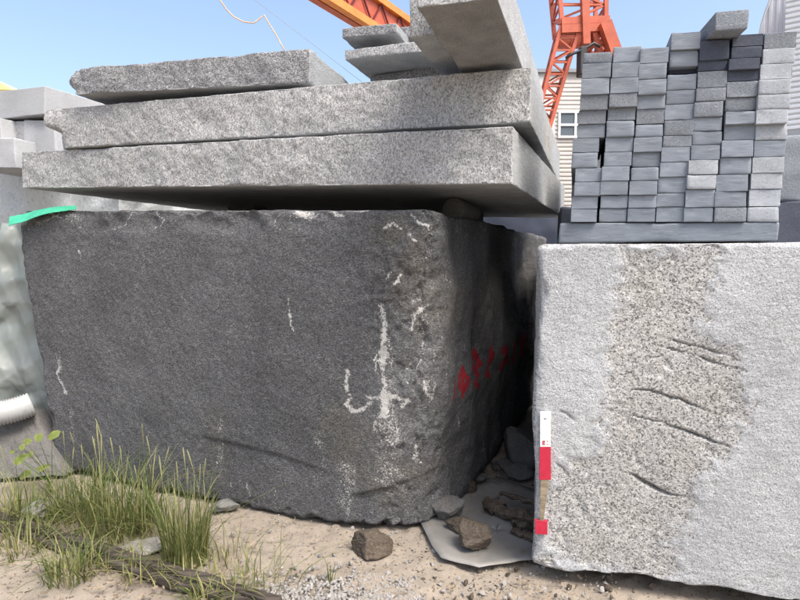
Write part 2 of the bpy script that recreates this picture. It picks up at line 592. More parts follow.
def strokes(p, P0, N, lines, gain_=1.0, wid_=1.0):
    """mask of painted or mineral lines lying in the plane (P0, N); lines: (photo points, width in metres, strength)"""
    N = N / np.linalg.norm(N)
    flat = p - ((p - P0) @ N)[:, None] * N
    flat = flat + (0.016 * fbm(flat, 22, 3, 501) + 0.012 * fbm(flat, 60, 2, 504))[:, None] * np.cross(N, [0, 0, 1.0]) + np.array([0, 0, 1.0]) * (0.012 * fbm(flat, 26, 3, 502))[:, None]
    tear = 0.62 + 0.75 * fbm(flat, 14, 4, 503) 
    out = np.zeros(len(p))
    for pts, w, s in lines:
        q = [on_plane(x, y, P0, N) for x, y in pts]
        s, w = s * gain_, w * wid_
        for a, b in zip(q[:-1], q[1:]):
            dist, _ = segdist(flat, a, b)
            out = np.maximum(out, s * (1 - sstep(w * 0.12, w * 0.95, dist)))
    return out * np.clip(tear + 0.33, 0.15, 1.2)


# ------------------------------------------------------------------ ground
def build_ground():
    def ax_(lo, hi, step, far):
        a = list(np.arange(lo, hi + 1e-6, step))
        s, x, right = step, hi, []
        while x < far:
            s *= 1.25
            x += s
            right.append(x)
        s, x, left = step, lo, []
        while x > -far:
            s *= 1.25
            x -= s
            left.append(x)
        return np.array(left[::-1] + a + right)
    X, Y = ax_(-3.6, 1.7, 0.022, 900), ax_(2.2, 5.6, 0.022, 900)
    gx, gy = np.meshgrid(X, Y, indexing='ij')
    p = np.stack([gx.ravel(), gy.ravel(), np.zeros(gx.size)], -1)
    near = np.exp(-np.maximum(0, np.hypot(p[:, 0] + 0.5, p[:, 1] - 3.5) - 3) / 4)
    z = near * (0.030 * fbm(p, 1.3, 3, 3) + 0.012 * fbm(p, 9, 4, 4) + 0.004 * fbm(p, 45, 2, 6))
    # trodden clods near the sheet and under the plank
    z += near * 0.014 * np.clip(fbm(p, 16, 3, 9) - 0.12, 0, 1) * 2
    p[:, 2] = z - 0.012
    soil = 0.9 * sstep(-0.2, 0.45, fbm(p, 1.7, 3, 12)) * sstep(0.5, 1.4, p[:, 0] + 0.35 * (p[:, 1] - 3.3))
    soil = np.maximum(soil, 0.65 * (1 - sstep(0.25, 0.75, np.abs((p[:, 1] - 3.3) + 0.45 * (p[:, 0] + 2.3) - 0.28))) * sstep(-0.5, -1.1, p[:, 0]) * sstep(-0.3, 0.3, fbm(p, 3, 3, 8)))
    n, m = len(X), len(Y)
    g = np.arange(n * m).reshape(n, m)
    quads = np.stack([g[:-1, :-1], g[1:, :-1], g[1:, 1:], g[:-1, 1:]], -1).reshape(-1, 4)
    o = link('ground', mesh_np('ground', p, quads, attrs={'soil': soil}), M['sand'])
    o['kind'] = 'structure'
    o['label'] = 'beige sandy ground of the stone yard'
    return o


build_ground()

# ------------------------------------------------------------------ big dark block
YAW = 22.5
BD = yawdir(YAW)                                   # to the back
FD = np.array([-BD[1], BD[0], 0])                  # along the front, to the left
DN = np.array([-BD[0], -BD[1], 0])                 # outward normal of the front
DP = np.array([0.175, 3.07, 0.0])                   # front right corner on the ground plan
RN = np.array([BD[1], -BD[0], 0])                  # outward normal of the right face


def dfront(px, py):
    return on_plane(px, py, DP, DN)


def dark_block():
    fl_t, fl_b = dfront(13, 211), dfront(58, 468)
    fl_b[2] = 0.015
    fr_t, fr_b = DP + [0, 0, CAM_Z + 0.285], DP + [0, 0, -0.025]
    c = hexa(fl_b, fr_b, fl_t, fr_t, BD * 4.0)

    def rfun(q, h, r):
        sx = sstep(h[0] - 0.95, h[0] - 0.30, q[:, 0]) * sstep(-h[1] + 1.1, -h[1] + 0.35, q[:, 1])
        Rr = 0.12 + 0.15 * sstep(h[2] - 0.05, h[2] - 0.6, q[:, 2]) + 0.16 * sstep(0.0, -h[2], q[:, 2]) + 0.03 * fbm(q * [0, 0, 1], 3, 3, 45)
        sb = sstep(-h[2] + 0.4, -h[2], q[:, 2])
        r = r + 0.015 * sb
        return np.stack([r + Rr * sx, r + Rr * sx, r + 0.04 * sx * sb], -1)

    def post(q, d, h, W):
        q = q.copy()
        # the foot under the corner tucks in
        tuck = sstep(-h[2] + 0.16, -h[2], q[:, 2]) * sstep(h[0] - 0.1, h[0] + 0.05, q[:, 0])
        q[:, 0] -= 0.05 * tuck
        fr = W['front']
        x, z = q[:, 0], q[:, 2]
        # spalled ledge low on the front
        zc = -h[2] + 0.40 - 0.05 * (x - 0.2) - 0.10 * np.clip((x - 0.2), -0.3, 0.8) ** 2
        ledge = sstep(0.035, -0.002, z - zc) * sstep(0.50, 0.0, zc - z) * sstep(-0.20, 0.02, x) * sstep(0.95, 0.7, x)
        ledge2 = sstep(0.02, -0.002, z - (-h[2] + 0.30 + 0.35 * (x - 1.3))) * sstep(0.34, 0.0, (-h[2] + 0.30 + 0.35 * (x - 1.3)) - z) * sstep(0.98, 1.12, x)
        q = q + DNQ * (-(0.012 * ledge + 0.024 * ledge2) * fr)[:, None]
        # flaked upper rim
        rim = sstep(h[2] - 0.20 - 0.10 * fbm(q, 3, 2, 41), h[2] - 0.02, z) * fr
        q = q + DNQ * (-rim * (0.020 + 0.035 * np.clip(fbm(q, 7, 3, 44), -0.6, 1)))[:, None]
        cr = np.exp(-(((x - (h[0] - 0.20)) / 0.26) ** 2)) * np.exp(-(((z - (h[2] - 0.42)) / 0.38) ** 2)) * fr
        rid = 1 - np.abs(fbm(q, 9, 4, 47)) * 2.2
        q = q + DNQ * (cr * (0.016 * rid + 0.010 * fbm(q, 34, 3, 48)) - 0.012 * cr)[:, None]
        # ribs worn into the corner and the right side
        rt = W['right'] + 0.7 * np.sqrt(np.clip(W['right'] * W['front'], 0, 1))
        rib = np.sin((q[:, 1] * 13 + 2.2 * fbm(q, 2.2, 2, 50)))
        q = q + np.array([1.0, 0, 0]) * (rt * (0.007 * rib + 0.012 * fbm(q, 6, 4, 52)))[:, None]
        return q
    DNQ = np.array([0, -1.0, 0])

    white = [
        ([(381, 306), (383, 330), (381, 352), (384, 375), (383, 398), (386, 412)], 0.034, 0.80),
        ([(383, 340), (382, 365)], 0.05, 0.72), ([(386, 395), (384, 415)], 0.055, 0.72),
        ([(346, 370), (345, 385), (350, 398), (346, 404), (352, 412), (362, 409), (370, 402)], 0.026, 0.72),
        ([(366, 397), (378, 399), (392, 398), (404, 402), (398, 408)], 0.026, 0.70),
        ([(416, 310), (409, 316), (408, 330)], 0.018, 0.72), ([(416, 310), (428, 301), (440, 297)], 0.018, 0.66),
        ([(441, 255), (439, 290), (437, 330), (433, 365), (434, 395)], 0.045, 0.58),
        ([(441, 250), (444, 238), (437, 228)], 0.028, 0.58),
        ([(401, 275), (393, 284), (398, 281)], 0.016, 0.70), ([(386, 279), (391, 272)], 0.012, 0.6),
        ([(408, 214), (418, 222), (424, 225)], 0.018, 0.70), ([(384, 229), (392, 223), (400, 229)], 0.018, 0.66),
        ([(407, 233), (413, 240)], 0.014, 0.62), ([(340, 209), (365, 210)], 0.02, 0.62), ([(255, 208), (300, 209)], 0.014, 0.55),
        ([(420, 385), (418, 395), (424, 404), (418, 415)], 0.022, 0.62), ([(425, 375), (432, 384), (430, 402)], 0.022, 0.62),
        ([(406, 365), (401, 375), (404, 385)], 0.014, 0.58), ([(409, 452), (407, 462), (412, 470)], 0.024, 0.62),
        ([(398, 350), (404, 360)], 0.012, 0.5), ([(456, 350), (470, 342)], 0.010, 0.5), ([(452, 362), (468, 352)], 0.010, 0.52),
        ([(448, 380), (460, 372)], 0.012, 0.52), ([(450, 278), (446, 296)], 0.012, 0.5), ([(464, 262), (462, 288)], 0.012, 0.48),
        ([(445, 225), (446, 262), (443, 300)], 0.012, 0.62), ([(452, 240), (451, 275)], 0.010, 0.58), ([(437, 300), (436, 350), (433, 398)], 0.014, 0.72),
        ([(425, 240), (427, 270), (430, 292)], 0.014, 0.6), ([(379, 352), (374, 360), (377, 372)], 0.012, 0.6), ([(388, 340), (392, 352), (389, 366)], 0.012, 0.6),
        ([(378, 415), (374, 428), (380, 440)], 0.014, 0.55), ([(392, 415), (396, 430), (393, 446)], 0.014, 0.55), ([(415, 330), (417, 350), (413, 372)], 0.010, 0.55),
        # chalk scribbles
        ([(55, 354), (59, 366), (57, 374), (62, 384), (66, 394)], 0.026, 0.62), ([(59, 352), (61, 372)], 0.018, 0.56),
        ([(290, 298), (290, 312), (292, 322), (294, 330)], 0.014, 0.62), ([(79, 250), (81, 258)], 0.014, 0.55),
        # pale scratches and drips along the foot
        ([(240, 476), (240, 490)], 0.012, 0.58), ([(246, 483), (248, 496)], 0.016, 0.60), ([(273, 484), (274, 500)], 0.010, 0.5),
        ([(215, 462), (216, 480)], 0.010, 0.5), ([(165, 462), (166, 476)], 0.010, 0.5), ([(348, 502), (347, 518)], 0.012, 0.5),
        ([(230, 478), (229, 487)], 0.010, 0.5), ([(369, 506), (370, 516)], 0.010, 0.48), ([(196, 478), (197, 492)], 0.009, 0.5),
        ([(147, 455), (148, 468)], 0.009, 0.48), ([(178, 470), (178, 483)], 0.009, 0.5), ([(206, 470), (206, 482)], 0.009, 0.5),
    ]
    grit = [([(388, 430), (384, 470), (388, 486)], 0.16, 0.47), ([(345, 470), (343, 500)], 0.13, 0.40), ([(220, 415), (218, 470)], 0.06, 0.36),
            ([(70, 410), (74, 440)], 0.05, 0.36), ([(385, 350), (386, 420)], 0.11, 0.42), ([(430, 300), (432, 400)], 0.16, 0.40),
            ([(430, 235), (436, 290)], 0.10, 0.42), ([(320, 440), (318, 480)], 0.12, 0.33)]
    RP = DP + BD * 0.5
    red = [
        ([(454, 381), (453, 401)], 0.032, 0.9),
        ([(463, 372), (467, 382), (463, 392), (460, 381), (463, 372)], 0.055, 0.95), ([(464, 368), (463, 396)], 0.045, 0.95),
        ([(479, 352), (476, 366), (480, 374), (477, 386)], 0.055, 0.85), ([(480, 356), (483, 364), (476, 372), (474, 384), (480, 386)], 0.05, 0.8),
        ([(491, 346), (489, 360), (487, 376)], 0.05, 0.85), ([(489, 350), (493, 356), (488, 366), (486, 374), (490, 376)], 0.05, 0.8),
        ([(499, 351), (505, 350), (504, 357), (499, 366)], 0.075, 0.95), ([(499, 367), (507, 360)], 0.07, 0.95),
        ([(512, 344), (511, 359)], 0.09, 0.9), ([(519, 338), (518, 354)], 0.11, 0.9), ([(527, 328), (526, 348)], 0.16, 0.9),
    ]

    def attr_fun(p, d, W, q, h):
        f = sstep(0.15, 0.5, W['front'])
        st = strokes(p, DP, DN, white, 0.98, 0.95) * f
        g = strokes(p, DP, DN, grit, 0.86) * f
        rim = sstep(h[2] - 0.16, h[2] - 0.01, q[:, 2]) * np.clip(fbm(q * [1, 1, 2.2], 5, 4, 61) * 2.4 - 0.25, 0, 1) * 0.75 * f
        vein = (1 - sstep(0.0, 0.05, np.abs(fbm(q * [0.6, 1, 1.8], 4.5, 3, 64)))) * sstep(h[2] - 0.26, h[2] - 0.08, q[:, 2]) * 0.60 * f
        fr = sstep(0.3, 0.7, W['right'])
        scr = (1 - sstep(0.0, 0.035, np.abs(fbm(q * [1, 2.6, 0.8], 4.0, 3, 66)))) * fr * 0.45
        corner = np.sqrt(np.clip(W['right'] * W['front'], 0, 1)) * 2
        crust = (1 - sstep(0.0, 0.05, np.abs(fbm(q, 6.0, 4, 68)))) * corner * 0.42 * sstep(-0.6, 0.1, q[:, 2])
        stain = np.maximum.reduce([st, g, rim, vein, scr, crust])
        redm = strokes(p, RP, RN, red, 1.0, 0.95) * sstep(0.5, 0.8, W['right'])
        warm = 0.2 + 0.5 * strokes(p, DP, DN, [([(392, 240), (420, 300)], 0.35, 1), ([(345, 440), (390, 480)], 0.4, 1), ([(218, 420), (220, 480)], 0.2, 0.8)])
        return {'stain': stain, 'red': redm, 'warm': warm, 'rough': np.ones(len(p))}
    me, b = stone_mesh('dark_granite_block', c, (0.0085, 0.016, 0.0085), 0.022, 0.075,
                       {'front': 0.030, 'right': 0.09, 'left': 0.05, 'top': 0.035, 'back': 0.05, 'bottom': 0.03}, seed=11, nscale=1.7, oct_=6,
                       rfun=rfun, post=post, attr_fun=attr_fun, ycoarse=(2.6, 0.05), gain=0.47, fine=(0.0032, ('front', 'right')))
    o = link('granite_block', me, M['dark'], None, b)
    tag(o, 'huge dark grey rough granite block with white streaks and red painted marks', 'stone block', 'large quarry blocks')


dark_block()

# ------------------------------------------------------------------ right white block
WYAW = 14.5
WB = yawdir(WYAW)
WF = np.array([WB[1], -WB[0], 0])                  # along its front, to the right
WN = np.array([-WB[0], -WB[1], 0])
WP = np.array([0.652, 2.74, 0.0])
WTOP = CAM_Z + 0.082


def wfront(px, py):
    return on_plane(px, py, WP, WN)


def poly_mask(px2, poly):
    """signed soft inside test of 2-D points"""
    x, y = px2[:, 0], px2[:, 1]
    inside = np.zeros(len(x), bool)
    n = len(poly)
    for i in range(n):
        (x0, y0), (x1, y1) = poly[i], poly[(i + 1) % n]
        cnd = ((y0 > y) != (y1 > y))
        xi = (x1 - x0) * (y - y0) / ((y1 - y0) if y1 != y0 else 1e-9) + x0
        inside ^= cnd & (x < xi)
    dist = np.full(len(x), 1e9)
    P = np.stack([x, y], -1)
    for i in range(n):
        dd, _ = segdist(P, poly[i], poly[(i + 1) % n])
        dist = np.minimum(dist, dd)
    return np.where(inside, dist, -dist)


def white_block():
    fl_b, fl_t = WP + [0, 0, 0.055], WP + [0.0, 0, WTOP]
    fr_b, fr_t = WP + WF * 1.75 + [0, 0, 0.0], WP + WF * 1.75 + [0, 0, WTOP + 0.004]
    c = hexa(fl_b, fr_b, fl_t, fr_t, WB * 3.4)

    def local(px, py):
        w = wfront(px, py)
        return (float((w - WP) @ WF), float(w[2]))
    rough_poly = [local(*a) for a in [(622, 252), (650, 250), (720, 247), (712, 290), (706, 335), (742, 362), (745, 400), (728, 450), (706, 490), (680, 540),
                                     (662, 592), (590, 575), (545, 570), (541, 500), (570, 470), (598, 440), (606, 380), (612, 320)]]
    groove = [([(662, 338), (690, 346), (720, 353), (746, 357)], 0.013, 0.016), ([(660, 348), (690, 355), (715, 363), (747, 372)], 0.012, 0.020),
              ([(632, 390), (650, 391), (690, 405), (722, 416)], 0.012, 0.020), ([(634, 416), (660, 424), (700, 438), (730, 448)], 0.013, 0.026),
              ([(629, 475), (645, 484), (668, 496), (690, 500)], 0.014, 0.026), ([(560, 412), (566, 415), (574, 423)], 0.016, 0.014),
              ([(554, 466), (562, 470), (569, 478)], 0.014, 0.014), ([(690, 290), (712, 292)], 0.008, 0.006)]
    groove_l = [([local(*a) for a in pts], w, dp) for pts, w, dp in groove]

    def post(q, d, h, W):
        fr = sstep(0.3, 0.8, W['front'])
        s2 = np.stack([q[:, 0] + h[0], (q[:, 2] + h[2]) / (2 * h[2]) * (WTOP - 0.03) + 0.03], -1)
        ed = poly_mask(s2, rough_poly) + 0.05 * fbm(q, 7, 4, 71)
        rz = sstep(-0.06, 0.07, ed + 0.09 * fbm(q, 24, 4, 76))
        post.rz = rz * fr
        wob, wob2 = fbm(q, 13, 4, 73), fbm(q, 10, 3, 78)
        dep = rz * (0.006 + 0.011 * fbm(q, 9, 5, 72) + 0.008 * fbm(q, 40, 3, 74))
        for pts, w, dp in groove_l:
            ii = 0
            for a, b in zip(pts[:-1], pts[1:]):
                ii += 1
                dist, tt = segdist(s2 + 0.011 * wob[:, None], a, b)
                uu = (ii - 1 + tt) / (len(pts) - 1)
                tp = (0.35 + 0.65 * sstep(0, 0.3, uu) * sstep(1.0, 0.6, uu)) * np.clip(0.75 + 0.9 * wob2, 0.25, 1.3)
                # undercut: sharp above, a shallow scoop below
                below = np.clip((a[1] + b[1]) / 2 - s2[:, 1], -0.05, 0.08)
                dep = np.maximum(dep, 1.15 * dp * tp * (1 - sstep(w * 0.1, w * 0.62 * np.clip(tp, 0.5, 1.2), dist)) + 0.10 * dp * tp * (1 - sstep(w, w * 4, dist)) * (below > 0) + rz * 0.008)
        q = q.copy()
        q[:, 1] += dep * fr
        # broken foot and shoulder
        foot = sstep(-h[2] + 0.10, -h[2] - 0.02, q[:, 2]) * np.clip(fbm(q, 3, 3, 75) + 0.4, 0, 1)
        q[:, 2] += foot * 0.06
        return q

    def extra(p, d, W, q, h):
        rz = post.rz
        edge = sstep(0.08, 0.0, q[:, 0] + h[0]) * np.clip(fbm(q, 6, 3, 77) * 2 + 0.2, 0, 1)
        return {'rough': np.clip(rz + 0.6 * edge + sstep(0.3, 0.9, 1 - W['front']) * 0.8, 0, 1), 'warm': 0.05 + 0.56 * rz + 0.3 * edge}
    me, b = stone_mesh('white_granite_block', c, (0.0062, 0.02, 0.0062), 0.014, 0.030,
                       {'front': 0.012, 'left': 0.04, 'right': 0.03, 'top': 0.012, 'back': 0.03, 'bottom': 0.07}, seed=21, nscale=2.2, oct_=5,
                       post=post, rfun=lambda q, h, r: r + 0.022 * sstep(-h[0] + 0.25, -h[0], q[:, 0]) * (0.6 + fbm(q, 6, 3, 79)), attr_fun=rough_attr(extra=extra), fine=(0.0022, ('front',)))
    o = link('granite_block', me, M['white'], None, b)
    tag(o, 'pale speckled granite block with chipped grooves under the stack of paving blocks', 'stone block', 'large quarry blocks')


white_block()

# ------------------------------------------------------------------ slabs on the dark block
def front_slab(FL, FR, PR, yaw, depth, label, mat='slab', seed=1, res=0.0095, amps=None, r0=0.005, r1=0.022, faces=('front',), extra=None, notch=None):
    """slab given by its front corners in the photo (bottom, top) on a vertical plane through PR"""
    b = yawdir(yaw)
    N = np.array([-b[0], -b[1], 0])
    P = np.asarray(PR)
    c = hexa(on_plane(*FL[0], P, N), on_plane(*FR[0], P, N), on_plane(*FL[1], P, N), on_plane(*FR[1], P, N), b * depth)
    me, bb = stone_mesh('granite_slab', c, (res, max(res, 0.02), res), r0, r1, amps or {'front': 0.022, 'left': 0.02, 'back': 0.02, 'right': 0.002, 'top': 0.003, 'bottom': 0.002},
                        seed=seed, nscale=5, oct_=5, attr_fun=rough_attr(*faces, extra=extra), post=notch, fine=(0.005, ('front', 'left')))
    o = link('granite_slab', me, M[mat], None, bb)
    tag(o, label, 'stone slab', 'stacked granite slabs')
    return o, c


P1 = at(512, 183, 3.0)
slab1, c1 = front_slab([(22, 188), (22, 152)], [(512, 184), (513, 126)], P1, 21.7, 2.5,
                       'lowest thick granite slab of the stack, directly above the dark block', seed=31, faces=('front', 'left', 'back'))


def chip2(p, d, W, q, h):
    a = (1 - sstep(0.10, 0.26, np.hypot((q[:, 1] + h[1] - 1.15) * 0.55, q[:, 2] + h[2] * 0.45))) * W['right']
    return {'rough': np.clip(W['front'] + W['left'] + W['back'] + a * sstep(-0.25, 0.15, fbm(q, 8, 3, 90)), 0, 1), 'warm': 0.25 + 0.5 * a}


def notch2(q, d, h, W):
    """the broken left end: overhanging lip at the top"""
    lip = sstep(-h[0] + 0.22, -h[0], q[:, 0]) * sstep(0.25 * h[2], -0.2 * h[2], q[:, 2])
    q = q.copy()
    q[:, 0] += lip * (0.10 + 0.03 * fbm(q, 9, 3, 33))
    q[:, 1] += lip * 0.04
    return q


P2 = at(530, 121, 3.1)
slab2, c2 = front_slab([(45, 149), (44, 110)], [(530, 122), (531, 67)], P2, 18.8, 2.5,
                       'long granite slab with a broken left end, second above the dark block', seed=32, faces=('front', 'left', 'back'), extra=chip2, notch=notch2)

b3 = yawdir(15.5)
P3 = at(310, 82, 3.55)


def notch3(q, d, h, W):
    lip = sstep(-h[0] + 0.16, -h[0], q[:, 0])
    q = q.copy()
    q[:, 0] += lip * (0.05 * sstep(0.2 * h[2], -1.0 * h[2], q[:, 2]) + 0.035 * sstep(0.4 * h[2], h[2], q[:, 2]) + 0.05 * fbm(q, 9, 4, 35))
    q[:, 1] += lip * 0.05 * np.clip(fbm(q, 11, 3, 36) + 0.3, 0, 1)
    return q


slab3, c3 = front_slab([(68, 95), (66, 69)], [(309, 83), (310, 48)], P3, 15.5, 1.0,
                       'rough grey granite slab lying uppermost at the left of the stack, chipped left end', 'slab_grey', seed=33,
                       faces=('front', 'left', 'back', 'top'), r0=0.008, r1=0.03, notch=notch3,
                       amps={'front': 0.03, 'left': 0.05, 'back': 0.02, 'right': 0.004, 'top': 0.02, 'bottom': 0.003})

# pile of small slabs behind the projecting beam
P6 = at(420, 68, 4.22)
front_slab([(372, 84), (372, 77)], [(470, 82), (470, 62)], P6, 18, 0.5, 'dark rough slab lowest in the small pile beside the projecting beam', 'slab_grey', seed=36,
           faces=('front', 'left', 'right', 'back'), res=0.014, amps={'all': 0.03})
P5 = at(400, 52, 3.92)
front_slab([(345, 60), (345, 50)], [(462, 47), (462, 36)], P5, 20, 0.75, 'pale thin slab in the middle of the small pile beside the beam', 'slab', seed=35, res=0.014,
           amps={'front': 0.014, 'all': 0.003}, r1=0.008)
P4 = at(380, 34, 3.95)
front_slab([(342, 38), (342, 28)], [(397, 33), (397, 23)], P4, 18, 0.5, 'small dark grey slab on top of the small pile under the crane girder', 'slab_grey', seed=34, res=0.014,
           amps={'front': 0.008, 'all': 0.003}, r1=0.008)
P4b = at(408, 34, 4.15)
front_slab([(399, 38), (399, 27)], [(421, 36), (421, 25)], P4b, 18, 0.4, 'short grey slab end between the small pile and the beam', 'slab_grey', seed=37, res=0.02,
           amps={'front': 0.006, 'all': 0.003}, r1=0.008)

# projecting beam: found from the line where it rests on the second slab
zb = CAM_Z + 1.062
bl0, br0 = on_z(421, 14, zb), on_z(497, -2, zb)
bdir = yawdir(18.4)
sid = np.array([bdir[1], -bdir[0], 0])
wid = float((br0 - bl0) @ sid)
fl = br0 - sid * wid - bdir * 0.01
up = np.array([0, 0, 0.25])
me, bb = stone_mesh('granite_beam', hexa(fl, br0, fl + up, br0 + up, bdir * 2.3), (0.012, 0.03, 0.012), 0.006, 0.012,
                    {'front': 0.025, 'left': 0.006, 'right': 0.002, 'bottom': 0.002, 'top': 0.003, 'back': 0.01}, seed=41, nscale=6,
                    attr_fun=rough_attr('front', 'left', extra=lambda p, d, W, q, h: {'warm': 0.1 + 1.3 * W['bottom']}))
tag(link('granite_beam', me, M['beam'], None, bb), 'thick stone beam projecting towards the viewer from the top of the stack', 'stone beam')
fl2 = fl - sid * 0.165 + bdir * 0.42 + np.array([0, 0, 0.05])
me, bb = stone_mesh('granite_beam', hexa(fl2, fl2 + sid * 0.14, fl2 + up * 0.8, fl2 + sid * 0.14 + up * 0.8, bdir * 1.7), (0.014, 0.03, 0.014), 0.006, 0.01,
                    {'front': 0.012, 'all': 0.004}, seed=42, nscale=6, attr_fun=rough_attr('front'))
tag(link('granite_beam', me, M['slab'], None, bb), 'narrow stone beam set back just left of the projecting beam', 'stone beam')

# packing between the slabs
def packing(px, py_top, py_bot, Y, lx, ly, mat, label, name='packing_stone', yaw=20, cat='packing stone'):
    t, b_ = at(px, py_top, Y), at(px, py_bot, Y)
    me, bb = stone_mesh(name, box_hexa(t[0], t[1], b_[2], lx, ly, t[2] - b_[2], yaw), 0.02, 0.008, 0.01, {'all': 0.008}, seed=int(px) % 97, nscale=9)
    return tag(link(name, me, M[mat], None, bb), label, cat, 'packing between the slabs')


core = MB()
ca = on_plane(453, 211, DP + BD * 0.70, DN)
zt = 0.5 * (c1[0][0][0][2] * 0.12 + c1[1][0][0][2] * 0.88 + CAM_Z + 0.28)
rad = (c1[1][0][0][2] + 0.015 - (CAM_Z + 0.262)) / 2
ca[2] = CAM_Z + 0.262 + rad
core.tube([ca, ca + BD * 0.012, ca + BD * 0.4, ca + BD * 0.412], [rad * 0.93, rad, rad, rad * 0.93], 28)
o = core.build('drill_core', M['rock_grey'], None, True, (ca[0], ca[1], ca[2] - rad))
tag(o, 'round grey stone core wedged between the dark block and the lowest slab', 'stone core')

for (t, (sx, sy)) in enumerate([(0.25, 1.5), (0.8, 1.7)]):
    c1a = np.array(c1)
    p = c1a[0, 0, 0] * (1 - sx) + c1a[1, 0, 0] * sx + yawdir(21.7) * sy
    z0 = CAM_Z + 0.27
    me, bb = stone_mesh('packing_stone', box_hexa(p[0], p[1], z0, 0.3, 0.2, p[2] - z0 + 0.002, 21), 0.03, 0.01, 0.01, {'all': 0.008}, seed=60 + t, nscale=9)
    tag(link('packing_stone', me, M['rock_grey'], None, bb), ['stone packer in the gap under the far left of the lowest slab', 'stone packer in the gap under the far right of the lowest slab'][t], 'packing stone', 'packing between the slabs')

# ------------------------------------------------------------------ stack of paving blocks
SY = 17.0
SB = yawdir(SY)
SF = np.array([SB[1], -SB[0], 0])
SN = np.array([-SB[0], -SB[1], 0])
SP = WP + WB * 0.30 + np.array([0.1, 0, 0])


def sfront(px, py, fwd=0.0):
    return on_plane(px, py, SP + SN * fwd, SN)


# base slab
bl, br_ = sfront(558, 240), sfront(778, 241)
zb0 = WTOP + 0.02
tl, tr = sfront(560, 223), sfront(780, 222)
bl[2] = br_[2] = min(bl[2], br_[2])
base_bottom = float(bl[2])
me, bb = stone_mesh('base_slab', hexa(bl, br_, tl, tr, SB * 0.8), (0.014, 0.03, 0.012), 0.008, 0.012, {'front': 0.012, 'all': 0.006}, seed=71, nscale=6)
tag(link('base_slab', me, M['paver'], None, bb), 'long grey base slab carrying the stack of paving blocks', 'stone slab')
# battens under it
for k, f in enumerate((0.2, 0.8)):
    p = bl * (1 - f) + br_ * f
    mb = MB()
    a, e = p + SB * 0.05 + SF * 0.0, p + SB * 0.72
    zc = (WTOP + base_bottom) / 2
    a[2] = e[2] = zc
    mb.beam(a, e, 0.09, max(0.012, base_bottom - WTOP + 0.012))
    tag(mb.build('wooden_batten', M['timber'], None, False, (a[0], a[1], zc)), ['left wooden batten in the dark gap under the base slab', 'right wooden batten in the dark gap under the base slab'][k], 'batten', 'battens under the base slab')

XB = [571, 597.5, 625.5, 654, 683, 713, 746, 778]           # column edges at y = 222
XT = [582.5, 612, 641, 670, 700, 730.5, 762, 795]           # and at y = 55
COLS = [
    [52, 63, 78, 94.5, 110, 124, 138, 152.5, 168, 182, 196, 209, 222],
    [46, 62, 77.5, 93, 107, 120.5, 137, 152, 166, 181, 195, 208.5, 222],
    [47.5, 63, 79, 94.5, 109, 124, 137, 152, 167, 181, 195, 208, 222],
    [32, 49.5, 67, 74, 90, 104, 120, 135.5, 147, 162, 177, 193, 207, 222],
    [40, 60, 71, 87.5, 101, 117, 131, 145, 160, 174.5, 189.5, 207.5, 222],
    [34, 46, 58, 69.5, 81, 97, 111, 124, 140, 157, 174.5, 191.5, 207, 222],
    [32, 48, 63.5, 79, 94, 109, 123.5, 140, 157, 173, 189, 206.5, 222],
]
KIND = [                                                    # s smooth, g speckled, l light, d dark
    'gssggsssssss', 'sssggssssssss', 'ssssgsssssss', 'ssdsssggsssss', 'ddgggsssllss', 'ddddggssssssg', 'gllllllsllll',
]
ORD = ['topmost', 'second from top', 'third from top', 'fourth from top', 'fifth from top', 'sixth from top', 'seventh from top', 'eighth from top',
       'ninth from top', 'tenth from top', 'eleventh from top', 'twelfth from top', 'bottom']
CN = ['leftmost', 'second', 'third', 'middle', 'fifth', 'sixth', 'rightmost']
MATS = {'s': ('paver', 'blue-grey'), 'g': ('paver_speck', 'speckled grey'), 'l': ('paver_light', 'light grey'), 'd': ('paver_dark', 'blackish')}


def fx(edges_i, y):
    return XB[edges_i] + (XT[edges_i] - XB[edges_i]) * (222 - y) / (222 - 55)


